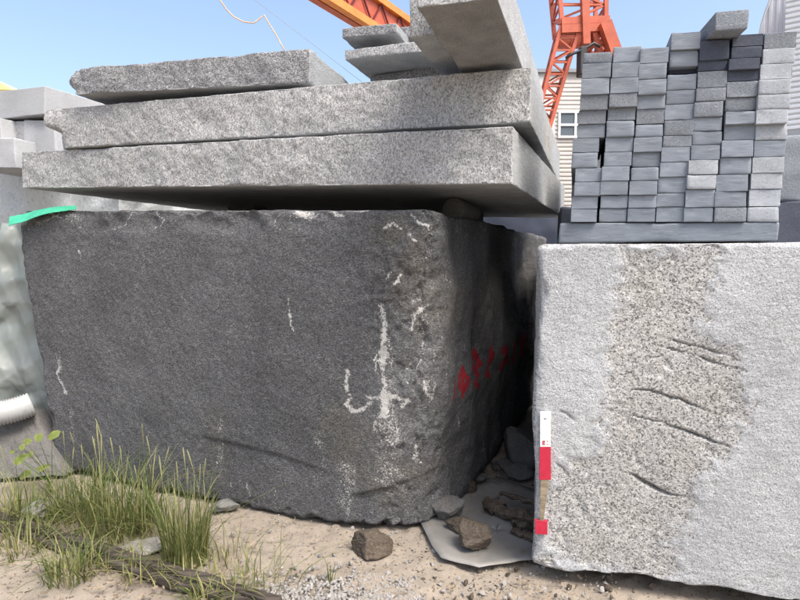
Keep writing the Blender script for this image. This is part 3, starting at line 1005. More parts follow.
pr = random.Random(5)
for ci, ys in enumerate(COLS):
    nrow = len(ys) - 1
    colshift = 0.0
    for ri in range(nrow):
        y0, y1 = ys[ri], ys[ri + 1]
        ym = (y0 + y1) / 2
        if ri % 2 == 0:
            colshift = pr.uniform(-1.4, 1.2)
        fwd = pr.choice((0.0, 0.004, 0.008, 0.014, 0.022)) + pr.uniform(-0.004, 0.004)
        if ci == 3 and ri == 2:
            fwd = -0.05
        if (ci, ri) in ((0, 1), (0, 2), (1, 1), (1, 2), (2, 0), (2, 1), (2, 2), (6, 3), (6, 4), (6, 5), (4, 8), (4, 9)):
            fwd = 0.030
        sl = 0.010 * (5 - (y0 / 222) * 6)                   # rows drop a little to the left higher up
        xl, xr = fx(ci, ym) + colshift + 0.25, fx(ci + 1, ym) + colshift - 0.3 - pr.uniform(0, 0.35)
        if (ci, ri) in ((0, 6), (0, 7)):
            xl, xr = xl - 3, xr - 3.5
        g = 0.22
        slope = 0.055 * (222 - ym) / 170
        dy = slope * (xr - xl) / 2
        FLb, FRb = sfront(xl, y1 - g + dy, fwd), sfront(xr, y1 - g - dy, fwd)
        FLt, FRt = sfront(xl + 0.6, y0 + g + dy, fwd), sfront(xr + 0.6, y0 + g - dy, fwd)
        k = KIND[ci][ri] if ri < len(KIND[ci]) else 's'
        matn, adj = MATS[k]
        last = ri == nrow - 1
        me, bb = stone_mesh('paving_block', hexa(FLb, FRb, FLt, FRt, SB * (0.72 + pr.uniform(-0.05, 0.03))), (0.016, 0.2, 0.014), 0.0016, 0.008,
                            {'front': 0.005, 'all': 0.001}, seed=100 + ci * 17 + ri, nscale=14, oct_=3)
        o = link('paving_block', me, M[matn], None, bb)
        w = 'bottom' if last else ORD[ri]
        tag(o, f'{adj} paving block, {w} in the {CN[ci]} column of the stack', 'paving block', 'paving blocks stacked on the pale block')
# the loose one across the top
q0 = [sfront(715, 31, 0.10), sfront(747.5, 28.5, 0.10), sfront(716, 12, 0.10), sfront(750, 8.5, 0.10)]
zrest = max(sfront(715, 40)[2], sfront(745, 34)[2]) + 0.004
me, bb = stone_mesh('paving_block', hexa(q0[0], q0[1], q0[2], q0[3], yawdir(9) * 0.34 + np.array([0, 0, -0.005])), (0.02, 0.1, 0.02), 0.003, 0.008, {'front': 0.005, 'all': 0.002}, seed=99, nscale=14)
tag(link('paving_block', me, M['paver_speck'], None, bb), 'loose grey paving block lying askew on top of the stack', 'paving block', 'paving blocks stacked on the pale block')

# ------------------------------------------------------------------ measuring stake against the pale block
def stake():
    base = WP + WF * 0.02 + WN * 0.03
    t = thing('survey_stake', 'red and white painted stake leaning on the left edge of the pale block', 'stake', (base[0], base[1], 0.0))
    org = np.array([base[0], base[1], 0.0])
    N_, P_ = WN, WP + WN * 0.022

    def part(name, quad, thick, mat, parent=t):
        f = [on_plane(x, y, P_, N_) for x, y in quad]
        fb = [p - WN * thick for p in f]
        mb = MB()
        mb.add([p - org for p in f + fb], [(0, 1, 2, 3), (7, 6, 5, 4), (0, 4, 5, 1), (1, 5, 6, 2), (2, 6, 7, 3), (3, 7, 4, 0)])
        o_ = mb.build(name, mat, parent)
        bv = o_.modifiers.new('bevel', 'BEVEL')
        bv.width, bv.segments = 0.002, 2
        return o_
    part('white_band', [(540, 447), (550.5, 447), (551, 412), (540, 412)], 0.014, M['stake_white'])
    part('red_band', [(539, 480), (551, 480), (550.8, 447.2), (539.8, 447.2)], 0.014, M['stake_red'])
    part('stick', [(539.5, 521), (543.5, 521), (549, 480.2), (540.5, 480.2)], 0.010, M['stake_wood'])
    part('foot', [(535, 534), (547.5, 535), (547.5, 521.2), (535, 520)], 0.018, M['stake_red'])
    # tiny red figures at the bottom of the white band
    P_ = P_ + WN * 0.0016
    part('painted_figure', [(542.5, 445), (543.5, 445), (543.5, 440.5), (542.5, 440.5)], 0.001, M['stake_red'])
    part('painted_figure', [(543.8, 442.8), (545.0, 442.8), (545.0, 440.5), (543.8, 440.5)], 0.001, M['stake_red'])
    part('painted_figure', [(543.8, 445), (545.2, 445), (544.6, 443.2), (543.8, 443.2)], 0.001, M['stake_red'])
    part('painted_figure', [(547, 441.8), (548, 441.8), (548, 440.6), (547, 440.6)], 0.001, M['stake_red'])
    part('painted_figure', [(547, 444.8), (548, 444.8), (548, 443.6), (547, 443.6)], 0.001, M['stake_red'])
    part('painted_figure', [(544, 419.5), (546.5, 419.5), (546.5, 418), (544, 418)], 0.001, M['lintel'])


stake()


# ------------------------------------------------------------------ rocks and rubble
def rock(name, label, px, py, w, hgt, mat, seed, depth=None, yaw=0.0, z=None, cat='rock', amp=0.30, group=None, tilt=0.0):
    """boulder whose foot is seen at (px, py) on the ground or at height z"""
    p = on_z(px, py, z or 0.0)
    depth = depth or w
    lat, lon = 44, 64
    th = np.linspace(0, math.pi, lat)
    ph = np.linspace(0, 2 * math.pi, lon, endpoint=False)
    T, Pp = np.meshgrid(th, ph, indexing='ij')
    d = np.stack([np.sin(T) * np.cos(Pp), np.sin(T) * np.sin(Pp), np.cos(T)], -1).reshape(-1, 3)
    # facets: cut the ball with random planes
    rg = np.random.default_rng(seed)
    rr = np.ones(len(d))
    for _ in range(24):
        nrm = rg.normal(size=3)
        nrm /= np.linalg.norm(nrm)
        k = rg.uniform(0.50, 0.86)
        dot = d @ nrm
        rr = np.where(dot > 1e-3, np.minimum(rr, k / np.maximum(dot, 1e-3)), rr)
    rr = rr * (1 + amp * 0.6 * fbm(d, 2.6, 6, seed, 0.62) - 0.10 * np.clip(fbm(d, 5, 3, seed + 9) - 0.1, 0, 1))
    rr = rr / np.percentile(rr, 92)
    v = d * rr[:, None] * np.array([w / 2, depth / 2, hgt / 2]) * 1.12
    if tilt:
        c_, s_ = math.cos(tilt), math.sin(tilt)
        v = np.stack([v[:, 0] * c_ - v[:, 2] * s_, v[:, 1], v[:, 0] * s_ + v[:, 2] * c_], -1)
    c_, s_ = math.cos(yaw), math.sin(yaw)
    v = np.stack([v[:, 0] * c_ - v[:, 1] * s_, v[:, 0] * s_ + v[:, 1] * c_, v[:, 2]], -1)
    v[:, 2] = np.maximum(v[:, 2], v[:, 2].min() * 0.8)
    v[:, 2] -= v[:, 2].min() + 0.012
    g = np.arange(lat * lon).reshape(lat, lon)
    g2 = np.roll(g, -1, 1)
    q = np.stack([g[:-1], g[1:], g2[1:], g2[:-1]], -1).reshape(-1, 4)
    o_ = link(name, mesh_np(name, v, q), M[mat], None, (p[0], p[1] + depth * 0.3, (z or 0.0)))
    return tag(o_, label, cat, group)


rock('rock', 'brown muddy rock lying under the front corner of the dark block', 373, 557, 0.225, 0.135, 'rock', 3, 0.18, 0.3)
SZ = 0.035
rock('rock', 'dark brown clod lying on the grey metal sheet', 474, 552, 0.205, 0.16, 'rock', 5, 0.2, 0.5, SZ)
rock('rock', 'grey rounded stone at the back left of the metal sheet', 449, 520, 0.19, 0.15, 'rock_grey', 8, 0.17, 0.1, SZ)
rock('rock', 'reddish brown stone behind the grey stone on the sheet', 468, 497, 0.15, 0.12, 'rock', 12, 0.14, 0.9, 0.0, cat='rock')
rock('rock', 'flat dark stone between the clod and the grey stone', 461, 531, 0.16, 0.08, 'rock', 15, 0.13, 0.2, SZ)
rock('rock', 'angular grey rock deep in the gap beside the pale block', 524, 468, 0.30, 0.36, 'rock_grey', 18, 0.3, 0.4)
rock('rock', 'lower grey rock in the gap in front of the angular rock', 520, 482, 0.22, 0.11, 'rock_grey', 22, 0.2, 0.4)
rock('rock', 'thin slanting stone chip in the gap near the dark block', 507, 472, 0.16, 0.10, 'rock_grey', 25, 0.10, 0.9, tilt=-0.5)
rock('rock', 'small squarish stone in the gap behind the reddish stone', 478, 483, 0.15, 0.08, 'rock_grey', 28, 0.12, 0.1)
rock('rock', 'small dark stone in the gap above the rotten wood', 497, 489, 0.14, 0.08, 'rock_grey', 29, 0.12, 0.1)
rock('rock', 'small grey wedge stone under the foot of the dark block behind the grass', 222, 512, 0.19, 0.07, 'concrete', 31, 0.16, 0.3, cat='wedge stone')


# sheet of metal on the ground
def metal_sheet():
    out = [(421, 523), (432, 545), (441, 558), (479, 568), (520, 563), (562, 557), (600, 545), (560, 500), (500, 480), (450, 497)]
    P = [on_z(x, y, 0.035 if i in (0, 1, 2, 3) else 0.02) for i, (x, y) in enumerate(out)]
    cen = np.mean(P, axis=0)
    rings = 9
    v, f = [], []
    n = len(P) * 4
    ed = []
    for i in range(len(P)):
        a, b_ = P[i], P[(i + 1) % len(P)]
        for k in range(4):
            ed.append(a + (b_ - a) * k / 4)
    for r_ in range(rings + 1):
        s = r_ / rings
        for e in ed:
            v.append(cen + (e - cen) * s)
    v = np.array(v)
    v[:, 2] = 0.024 + 0.012 * fbm(v, 3.0, 3, 80) + 0.006 * fbm(v, 11, 2, 81) + 0.010 * sstep(0.6, 1, np.repeat(np.arange(rings + 1) / rings, n))
    for r_ in range(rings):
        for k in range(n):
            f.append((r_ * n + k, r_ * n + (k + 1) % n, (r_ + 1) * n + (k + 1) % n, (r_ + 1) * n + k))
    v, b_ = based(v)
    o_ = link('metal_sheet', mesh_np('metal_sheet', v, f), M['sheet'], None, b_)
    so = o_.modifiers.new('thickness', 'SOLIDIFY')
    so.thickness, so.offset = 0.004, -1
    tag(o_, 'thin grey metal sheet lying in the gap between the two blocks', 'metal sheet')


metal_sheet()


def wood_piece(label, a, b, r_, seed, za=0.05, zb=0.05):
    pa, pb = on_z(*a, za), on_z(*b, zb)
    rg = random.Random(seed)
    mb = MB()
    n = 9
    pts = [pa + (pb - pa) * k / n + np.array([rg.uniform(-1, 1), rg.uniform(-1, 1), rg.uniform(-1, 1)]) * r_ * 0.35 for k in range(n + 1)]
    mb.tube(pts, [r_ * rg.uniform(0.6, 1.15) for _ in range(n + 1)], 7)
    o_ = mb.build('rotten_wood', M['bark'], None, False, (pa[0], pa[1], 0.0))
    tag(o_, label, 'wood', 'rotten wood between the blocks')


wood_piece('thick piece of rotten wood slanting towards the red foot of the stake', (488, 503), (531, 527), 0.045, 1, 0.07, 0.07)
wood_piece('thin broken stick across the top of the rotten wood', (500, 493), (536, 503), 0.018, 2, 0.10, 0.10)
wood_piece('stubby piece of rotten wood next to the stake', (512, 513), (534, 519), 0.035, 3, 0.10, 0.12)
wood_piece('short splinter of wood at the lower end of the rotten pile', (513, 530), (533, 538), 0.022, 4, 0.05, 0.05)
wood_piece('upright chunk of rotten wood at the left of the rotten pile', (487, 512), (500, 500), 0.04, 5, 0.05, 0.10)

# ------------------------------------------------------------------ left side: tarpaulin, hose, broken slab
def cloth(name, grid, mat, label, cat, seed, amp, thick=0.003, ncell=40):
    """grid of photo points with depth: rows of (px, py, Y)"""
    G = np.array([[at(*p) for p in row] for row in grid])
    a, b_ = G.shape[:2]
    u, w = np.linspace(0, a - 1, ncell), np.linspace(0, b_ - 1, ncell)
    iu, iw = np.clip(np.floor(u).astype(int), 0, a - 2), np.clip(np.floor(w).astype(int), 0, b_ - 2)
    fu, fw = (u - iu)[:, None, None], (w - iw)[None, :, None]
    fu, fw = fu * fu * (3 - 2 * fu), fw * fw * (3 - 2 * fw)
    V = (G[iu][:, iw] * (1 - fu) * (1 - fw) + G[iu + 1][:, iw] * fu * (1 - fw) + G[iu][:, iw + 1] * (1 - fu) * fw + G[iu + 1][:, iw + 1] * fu * fw).reshape(-1, 3)
    fold = 0
    rg = np.random.default_rng(seed)
    for k in range(9):                                        # sharp creases in several directions
        kv = rg.normal(size=3) * [1, 1, 0.8]
        kv *= rg.uniform(1.6, 8.0) / np.linalg.norm(kv)
        ph = V @ kv + rg.uniform(0, 1) + 0.25 * fbm(V, 3, 2, seed + k)
        fold = fold + (np.abs((ph % 1.0) - 0.5) * 2 - 0.5) / (1 + np.linalg.norm(kv)) * 1.3
    V[:, 1] += amp * fold
    V[:, 2] += amp * 0.4 * fbm(V, 9, 3, seed + 3)
    g = np.arange(ncell * ncell).reshape(ncell, ncell)
    q = np.stack([g[:-1, :-1], g[1:, :-1], g[1:, 1:], g[:-1, 1:]], -1).reshape(-1, 4)
    V, b0 = based(V)
    o_ = link(name, mesh_np(name, V, q), mat, None, b0)
    so = o_.modifiers.new('thickness', 'SOLIDIFY')
    so.thickness = thick
    return tag(o_, label, cat)


cloth('tarpaulin', [[(-60, 215, 5.0), (-10, 222, 4.75), (34, 222, 4.62)], [(-60, 300, 4.9), (-5, 310, 4.62), (42, 300, 4.58)],
                    [(-60, 380, 4.75), (0, 385, 4.52), (55, 380, 4.55)], [(-60, 440, 4.7), (0, 450, 4.48), (66, 440, 4.52)]],
      M['tarp'], 'creased grey plastic sheet hanging beside the left end of the dark block', 'tarpaulin', 5, 0.10, 0.003, 110)
cloth('green_net', [[(9, 217, 4.30), (32, 211, 4.26), (56, 207, 4.22), (76, 205.5, 4.2)], [(8, 226, 4.22), (30, 219, 4.17), (54, 212.5, 4.12), (76, 208.5, 4.09)]],
      M['green'], 'green strip of plastic netting on the top left corner of the dark block', 'netting', 8, 0.03, 0.004, 40)


def hose():
    a, b_ = at(-22, 415, 4.05), at(32, 404, 4.25)
    rad_ = 0.093
    n = 34
    pts, rads = [], []
    for k in range(n + 1):
        s = k / n
        pts.append(a + (b_ - a) * s + np.array([0, 0, -0.02 * math.sin(s * math.pi)]))
        rads.append(rad_ * (1.0 if k % 2 else 0.88))
    mb = MB()
    mb.tube(pts, rads, 24)
    t = thing('corrugated_hose', 'white corrugated plastic hose end at the left edge beside the dark block', 'hose', (b_[0], b_[1], b_[2] - rad_))
    org = np.array([b_[0], b_[1], b_[2] - rad_])
    mb.v = [tuple(np.array(p) - org) for p in mb.v]
    mb.build('hose_wall', M['pipe'], t, True)


hose()


def broken_slab():
    q = [at(-25, 480, 4.0), at(66, 476, 4.05), at(-25, 412, 4.28), at(34, 414, 4.30)]
    c = hexa(q[0], q[1], q[2], q[3], np.array([0.02, 0.16, 0.0]))
    me_, bb_ = stone_mesh('broken_slab', c, 0.012, 0.006, 0.03, {'front': 0.06, 'all': 0.03}, seed=55, nscale=5, fine=(0.008, ('front',)))
    tag(link('broken_slab', me_, M['rock_grey'], None, bb_), 'tilted grey broken slab under the white hose behind the weeds', 'stone slab')


broken_slab()
rock('rock', 'flat pale stone half buried among the grass behind the timber', 140, 552, 0.24, 0.04, 'gravel', 61, 0.2, 0.2)
rock('rock', 'pale stone chunk in the grass at the left under the broken slab', 34, 520, 0.2, 0.10, 'gravel', 63, 0.18, 0.2)

# ------------------------------------------------------------------ timber
def timber():
    a, b_ = on_z(-22, 515, 0.03), on_z(275, 606, 0.03)
    d = (b_ - a) / np.linalg.norm(b_ - a)
    s = np.array([-d[1], d[0], 0])
    L = float(np.linalg.norm(b_ - a))
    t = thing('timber', 'long weathered split timber lying across the grass in the foreground', 'timber', ((a + b_) / 2 * [1, 1, 0]))
    mid = (a + b_) / 2 * [1, 1, 0]
    for k, (off, w, z0, z1, ang) in enumerate([(0.026, 0.055, 0.0, 0.052, 0), (-0.030, 0.042, -0.005, 0.036, 0.006)]):
        c0 = -d * L / 2 + s * off
        c = hexa(c0 - s * w / 2 + [0, 0, z0], c0 + d * L - s * w / 2 + [0, 0, z0 - 0.004], c0 - s * w / 2 + [0, 0, z1], c0 + d * L - s * w / 2 + [0, 0, z1 - 0.004], s * w)
        me_, bb_ = stone_mesh('plank', c, (0.02, 0.008, 0.008), 0.004, 0.010, {'all': 0.012}, seed=88 + k, nscale=6, oct_=5)
        o_ = link('plank', me_, M['timber'], t, bb_)


timber()


# ------------------------------------------------------------------ grass
def blades(n, spread, hmin, hmax, seed, wid=0.0034, lean=0.6, centre=(0, 0)):
    rg = random.Random(seed)
    v, q, tint, tips = [], [], [], []
    SEG = 6
    for _ in range(n):
        r_ = spread * math.sqrt(rg.random())
        a = rg.uniform(0, 2 * math.pi)
        x, y = centre[0] + r_ * math.cos(a), centre[1] + r_ * math.sin(a)
        la = a + rg.gauss(0, 0.9)
        h = rg.uniform(hmin, hmax)
        ln = abs(rg.gauss(lean * 0.7, lean * 0.75)) + 0.04
        droop = min(1.6, rg.uniform(0.3, 1.5) * ln)
        side = (-math.sin(la), math.cos(la))
        w = wid * rg.uniform(0.6, 1.3)
        tn = min(1, max(0, rg.gauss(0.20, 0.22)))
        if rg.random() < 0.15:
            tn = rg.uniform(0.7, 1.0)
        b0 = len(v)
        for k in range(SEG + 1):
            s = k / SEG
            out = h * ln * s ** 1.6 + 0.02 * math.sin(3 * s + 7 * a) * s
            z = h * (s - 0.42 * droop * s ** 2.6)
            ww = w * (1 - s) ** 0.6 + 0.0004
            cx, cy = x + out * math.cos(la), y + out * math.sin(la)
            v.append((cx - side[0] * ww, cy - side[1] * ww, z))
            v.append((cx + side[0] * ww, cy + side[1] * ww, z))
            tint += [min(1, tn + 0.35 * (1 - s) ** 2)] * 2
        for k in range(SEG):
            q.append((b0 + 2 * k, b0 + 2 * k + 1, b0 + 2 * k + 3, b0 + 2 * k + 2))
        tips.append((cx, cy, z, h))
    return v, q, tint, tips


def tuft(label, px, py, n, spread, hmin, hmax, seed, heads=6, lean=0.55, wid=0.0034):
    p = on_z(px, py, 0.0)
    t = thing('grass_tuft', label, 'grass', (p[0], p[1], -0.01), 'grass tufts along the timber')
    v, q, tint, tips = blades(int(n * 1.15), spread, hmin * 0.7, hmax, seed, wid, lean)
    link('blades', mesh_np('blades', v, q, attrs={'tint': tint}), M['grass'], t)
    rg = random.Random(seed + 1)
    for k in range(heads):
        x, y = rg.gauss(0, spread * 0.5), rg.gauss(0, spread * 0.5)
        a, h = rg.uniform(0, 6.28), hmax * rg.uniform(0.95, 1.25)
        ln = h * rg.uniform(0.05, 0.22)
        pts = [(x + ln * s ** 1.6 * math.cos(a), y + ln * s ** 1.6 * math.sin(a), h * s) for s in (0, 0.3, 0.6, 0.8, 0.86, 0.93, 0.97, 1.0)]
        mb = MB()
        mb.tube(pts, [0.0012, 0.001, 0.0009, 0.0009, 0.003, 0.0042, 0.0032, 0.0008], 6)
        mb.build('seed_head', M['seed'], t, True)


tuft('broad tall grass tuft in front of the dark block, left of the tallest tuft', 118, 528, 300, 0.20, 0.20, 0.52, 1, 9)
tuft('tall dense grass tuft nearest the middle, beside the wedge stone', 186, 560, 230, 0.12, 0.20, 0.50, 2, 7, 0.4)
tuft('grass tuft with upright blades close to the left end of the dark block', 82, 515, 190, 0.16, 0.18, 0.44, 3, 5)
tuft('grass tuft at the left edge above the timber', 12, 520, 170, 0.18, 0.16, 0.38, 4, 2, 0.8)
tuft('small yellowish tuft between the two tall tufts', 150, 528, 90, 0.14, 0.14, 0.34, 5, 4, 0.7)
tuft('low loose tuft in front of the timber at the far left', 18, 552, 80, 0.12, 0.10, 0.26, 6, 0, 0.9)
tuft('low grass tuft in front of the timber, second from the left', 72, 574, 130, 0.13, 0.10, 0.28, 7, 0, 0.9)
tuft('small green tuft at the right end of the timber by the lower edge', 205, 604, 60, 0.07, 0.06, 0.16, 8, 0, 0.9)
tuft('thin sparse dry stems right of the tallest tuft', 232, 556, 26, 0.14, 0.12, 0.36, 9, 0, 0.6, 0.0028)
tuft('scattered thin blades on the sand left of the gravel', 268, 580, 24, 0.16, 0.08, 0.26, 10, 0, 0.9, 0.0028)
tuft('single short green sprig at the edge of the gravel', 331, 580, 7, 0.015, 0.10, 0.17, 11, 0, 0.25, 0.003)
tuft('yellowing tuft behind the timber among the left grass', 45, 525, 100, 0.14, 0.10, 0.28, 12, 1, 0.8)

# sparse ground grass nobody could count
v, q, tint = [], [], []
gr = random.Random(77)
for k in range(75):
    px, py = gr.uniform(0, 250), 0
    py = 522 + px * 0.30 + gr.gauss(4, 16)
    if py < 495 + px * 0.1 or py > 640:
        continue
    p = on_z(px, py, 0)
    a, b_, c_, _ = blades(gr.randint(3, 8), 0.04, 0.04, 0.16, 1000 + k, 0.003, 0.9, (p[0], p[1]))
    n0 = len(v)
    v += a
    q += [tuple(i + n0 for i in f) for f in b_]
    tint += [min(1, x + 0.3) for x in c_]
o = link('low_grass', mesh_np('low_grass', v, q, attrs={'tint': tint}), M['grass'])
tag(o, 'sparse low grass growing along both sides of the timber', 'grass')
o['kind'] = 'stuff'


# leafy weed
def weed():
    p = at(52, 482, 3.75)
    p[2] = 0.0
    t = thing('leafy_weed', 'small weed with yellow-green round leaves in front of the broken slab', 'weed', p)
    targets = [(38, 436, .04), (52, 436, .05), (26, 441, .035), (19, 460, .06), (42, 468, .055), (27, 473, .05), (22, 446, .03), (12, 452, .03), (30, 455, .03)]
    for k, (x, y, s) in enumerate(targets):
        e = at(x, y, 3.72 + 0.05 * (k % 3)) - p
        mb = MB()
        mb.tube([(0, 0, 0), e * [0.3, 0.3, 0.55], e * [1, 1, 0.98]], [0.003, 0.002, 0.0012], 5)
        st = mb.build('stem', M['grass'], t)
        rg = random.Random(k)
        me_v, me_f, ti = [], [], []
        ang, tl = rg.uniform(0, 6.28), rg.uniform(-0.5, 0.3)
        N_ = 12
        me_v.append((0, 0, 0.0))
        ti.append(0.2)
        for i in range(N_):
            a = 2 * math.pi * i / N_
            rr_ = s * 1.0 * (0.8 + 0.25 * math.cos(a)) * (0.9 + 0.2 * rg.random())
            me_v.append((rr_ * math.cos(a), rr_ * 0.75 * math.sin(a), -0.2 * rr_ * abs(math.cos(a))))
            ti.append(rg.uniform(0.1, 0.9))
        V = np.array(me_v)
        c_, s_ = math.cos(ang), math.sin(ang)
        V = np.stack([V[:, 0] * c_ - V[:, 1] * s_, (V[:, 0] * s_ + V[:, 1] * c_), V[:, 2]], -1)
        c_, s_ = math.cos(0.7 + tl), math.sin(0.7 + tl)
        V = np.stack([V[:, 0], V[:, 1] * c_ - V[:, 2] * s_, V[:, 1] * s_ + V[:, 2] * c_], -1) + e
        link('leaf', mesh_np('leaf', V, None, [(0, 1 + i, 1 + (i + 1) % N_) for i in range(N_)], attrs={'tint': ti}), M['leaf'], t)


weed()

# ------------------------------------------------------------------ gravel, chips and litter
ICO = None


def pebbles(spots, name, mat, seed, label):
    """spots: x, y, size"""
    phi = (1 + 5 ** 0.5) / 2
    iv = np.array([(-1, phi, 0), (1, phi, 0), (-1, -phi, 0), (1, -phi, 0), (0, -1, phi), (0, 1, phi), (0, -1, -phi), (0, 1, -phi), (phi, 0, -1), (phi, 0, 1), (-phi, 0, -1), (-phi, 0, 1)]) / 1.9
    it = np.array([(0, 11, 5), (0, 5, 1), (0, 1, 7), (0, 7, 10), (0, 10, 11), (1, 5, 9), (5, 11, 4), (11, 10, 2), (10, 7, 6), (7, 1, 8), (3, 9, 4), (3, 4, 2), (3, 2, 6), (3, 6, 8), (3, 8, 9), (4, 9, 5), (2, 4, 11), (6, 2, 10), (8, 6, 7), (9, 8, 1)])
    rg = np.random.default_rng(seed)
    V, T = [], []
    for k, (x, y, s) in enumerate(spots):
        A = rg.normal(size=(3, 3))
        Q, _ = np.linalg.qr(A)
        v_ = iv * rg.uniform(0.7, 1.25, (12, 1)) * np.array([1, rg.uniform(0.6, 1), rg.uniform(0.4, 0.8)])
        v_ = (v_ @ Q.T) * s
        V.append(v_ + [x, y, s * 0.25])
        T.append(it + 12 * k)
    o_ = link(name, mesh_np(name, np.concatenate(V), None, np.concatenate(T), smooth=False), M[mat])
    tag(o_, label, 'gravel')
    o_['kind'] = 'stuff'


gp = np.random.default_rng(5)
sp = []
while len(sp) < 2600:
    px, py = gp.uniform(225, 425), 622 - abs(gp.normal(0, 22))
    edge = 573 + 0.0025 * (px - 350) ** 2
    if py < edge and gp.random() > math.exp(-(edge - py) / 6):
        continue
    w = on_z(px, py, 0)
    sp.append((w[0], w[1], gp.uniform(0.005, 0.0135)))
pebbles(sp, 'gravel_patch', 'gravel', 1, 'patch of pale grey gravel at the lower edge of the picture')
sp = []
for _ in range(900):
    px, py = gp.uniform(200, 620), gp.uniform(515, 610)
    w = on_z(px, py, 0)
    sp.append((w[0], w[1], min(0.018, 0.0035 * (1 + gp.pareto(2.2)))))
pebbles(sp, 'stone_chips', 'gravel', 2, 'small stone chips scattered over the sandy ground')
sp = []
for _ in range(420):
    px, py = gp.uniform(415, 760), gp.uniform(425, 606)
    w = on_z(px, py, 0.0)
    zed = 0
    sp.append((w[0], w[1], min(0.022, 0.0045 * (1 + gp.pareto(2.0)))))
pebbles(sp, 'dirt_crumbs', 'rock', 3, 'brown dirt crumbs scattered in the gap and under the pale block')

sp = []
for _ in range(90):
    px, py = gp.uniform(440, 545), gp.uniform(430, 535)
    w = on_z(px, py, 0.03)
    sp.append((w[0], w[1], gp.uniform(0.012, 0.032)))
pebbles(sp, 'rubble', 'rock_grey', 4, 'broken stone rubble strewn deep in the gap between the two big blocks')

# litter: curled dry leaves and bark flakes
V, Q, = [], []
lr = random.Random(9)
for k in range(560):
    if k % 3:
        px = lr.uniform(0, 260)
        py = 528 + px * 0.31 + lr.gauss(10, 20)
    else:
        px, py = lr.uniform(180, 600), lr.uniform(520, 605)
    if py > 640 or py < 500:
        continue
    w = on_z(px, py, 0)
    a, l, wd = lr.uniform(0, 6.28), lr.uniform(0.012, 0.05), lr.uniform(0.003, 0.011)
    ca_, sa_ = math.cos(a), math.sin(a)
    z = lr.uniform(0.002, 0.014)
    n0 = len(V)
    for s in (-1, 0, 1):
        for t_ in (-1, 1):
            V.append((w[0] + ca_ * l * s / 2 - sa_ * wd * t_ / 2, w[1] + sa_ * l * s / 2 + ca_ * wd * t_ / 2, z + (0.010 * lr.random() if s else 0) + 0.003 * t_))
    Q += [(n0, n0 + 1, n0 + 3, n0 + 2), (n0 + 2, n0 + 3, n0 + 5, n0 + 4)]
o = link('dry_litter', mesh_np('dry_litter', V, Q, smooth=False), M['litter'])
tag(o, 'dry leaf and bark litter strewn around the timber', 'litter')
o['kind'] = 'stuff'

# ------------------------------------------------------------------ pale blocks behind at the left
def pale(label, cx, cy, z0, lx, ly, lz, yaw, mat, seed, amp=0.01, res=0.03, r1=0.02):
    me_, bb_ = stone_mesh('granite_block', box_hexa(cx, cy, z0, lx, ly, lz, yaw), res, 0.012, r1, {'all': amp}, seed=seed, nscale=3)
    tag(link('granite_block', me_, M[mat], None, bb_), label, 'stone block', 'pale blocks behind the stack')


a = at(60, 200, 6.6)
pale('large pale rough block behind the dark block at the left', -5.2, 7.6, 0.0, 5.6, 1.6, CAM_Z + 1.10, 20, 'pale', 141, 0.10, 0.04)
zt_ = CAM_Z + 1.10
fl = at(-28, 122, 6.1)
fr_ = at(44, 114, 5.75)
tl_, tr_ = at(-28, 94, 6.1), at(45, 86, 5.75)
me, bb = stone_mesh('granite_slab', hexa(fl, fr_, tl_, tr_, yawdir(22) * 1.6), 0.03, 0.006, 0.006, {'all': 0.003}, seed=143, nscale=3)
tag(link('granite_slab', me, M['pale_sawn'], None, bb), 'pale smooth sawn slab at the far left behind the stack', 'stone slab', 'pale blocks behind the stack')
for lab, (x0, y0, x1, y1, Y), mt, sd_ in [
    ('rough grey block under the pale sawn slab at the left', (2, 150, 28, 121, 6.0), 'slab_grey2', 145),
    ('smooth pale block tucked behind the broken end of the second slab', (24, 152, 56, 120, 5.9), 'pale_sawn', 147),
    ('pale block at the left edge below the rough grey block', (-40, 168, 16, 138, 5.75), 'pale_sawn', 149),
    ('small pale block at the left edge under the sawn slab', (-30, 142, 2, 118, 5.9), 'pale_sawn', 151)]:
    if mt == 'slab_grey2':
        M.setdefault('slab_grey2', granite('grey_back_granite', (0.2, 0.2, 0.2), (0.36, 0.36, 0.365), (0.5, 0.5, 0.5), scale=60, layers=False))
    p0, p1, p2, p3 = at(x0, y0, Y), at(x1, y0, Y - 0.1), at(x0, y1, Y), at(x1 - 2, y1, Y - 0.1)
    me, bb = stone_mesh('granite_block', hexa(p0, p1, p2, p3, yawdir(20) * 0.8), 0.03, 0.008, 0.012, {'all': 0.01}, seed=sd_, nscale=5)
    tag(link('granite_block', me, M[mt], None, bb), lab, 'stone block', 'pale blocks behind the stack')

# dark blocks on the pale block, stretched unseen behind the paving stack to block sun
for lab, (s0, s1, z0, z1, back, ly), sd_ in [
    ('dark rough block at the right edge, upper one, extended unseen behind the paving stack to block sun', (0.22, 1.95, WTOP + 0.30, WTOP + 0.72, 1.42, 0.9), 161),
    ('dark smooth slab at the right edge, lower one, extended unseen behind the paving stack to block sun', (0.12, 2.0, WTOP + 0.012, WTOP + 0.295, 1.30, 1.1), 163)]:
    a = WP + WB * back + WF * s0
    b = WP + WB * back + WF * s1
    u0, u1 = np.array([0, 0, z0]), np.array([0, 0, z1])
    me, bb = stone_mesh('granite_block', hexa(a + u0, b + u0, a + u1, b + u1, WB * ly), 0.025, 0.01, 0.03, {'all': 0.02}, seed=sd_, nscale=5)
    tag(link('granite_block', me, M['paver_dark' if sd_ == 163 else 'paver_speck'], None, bb), lab, 'stone block', 'dark blocks at the right edge')
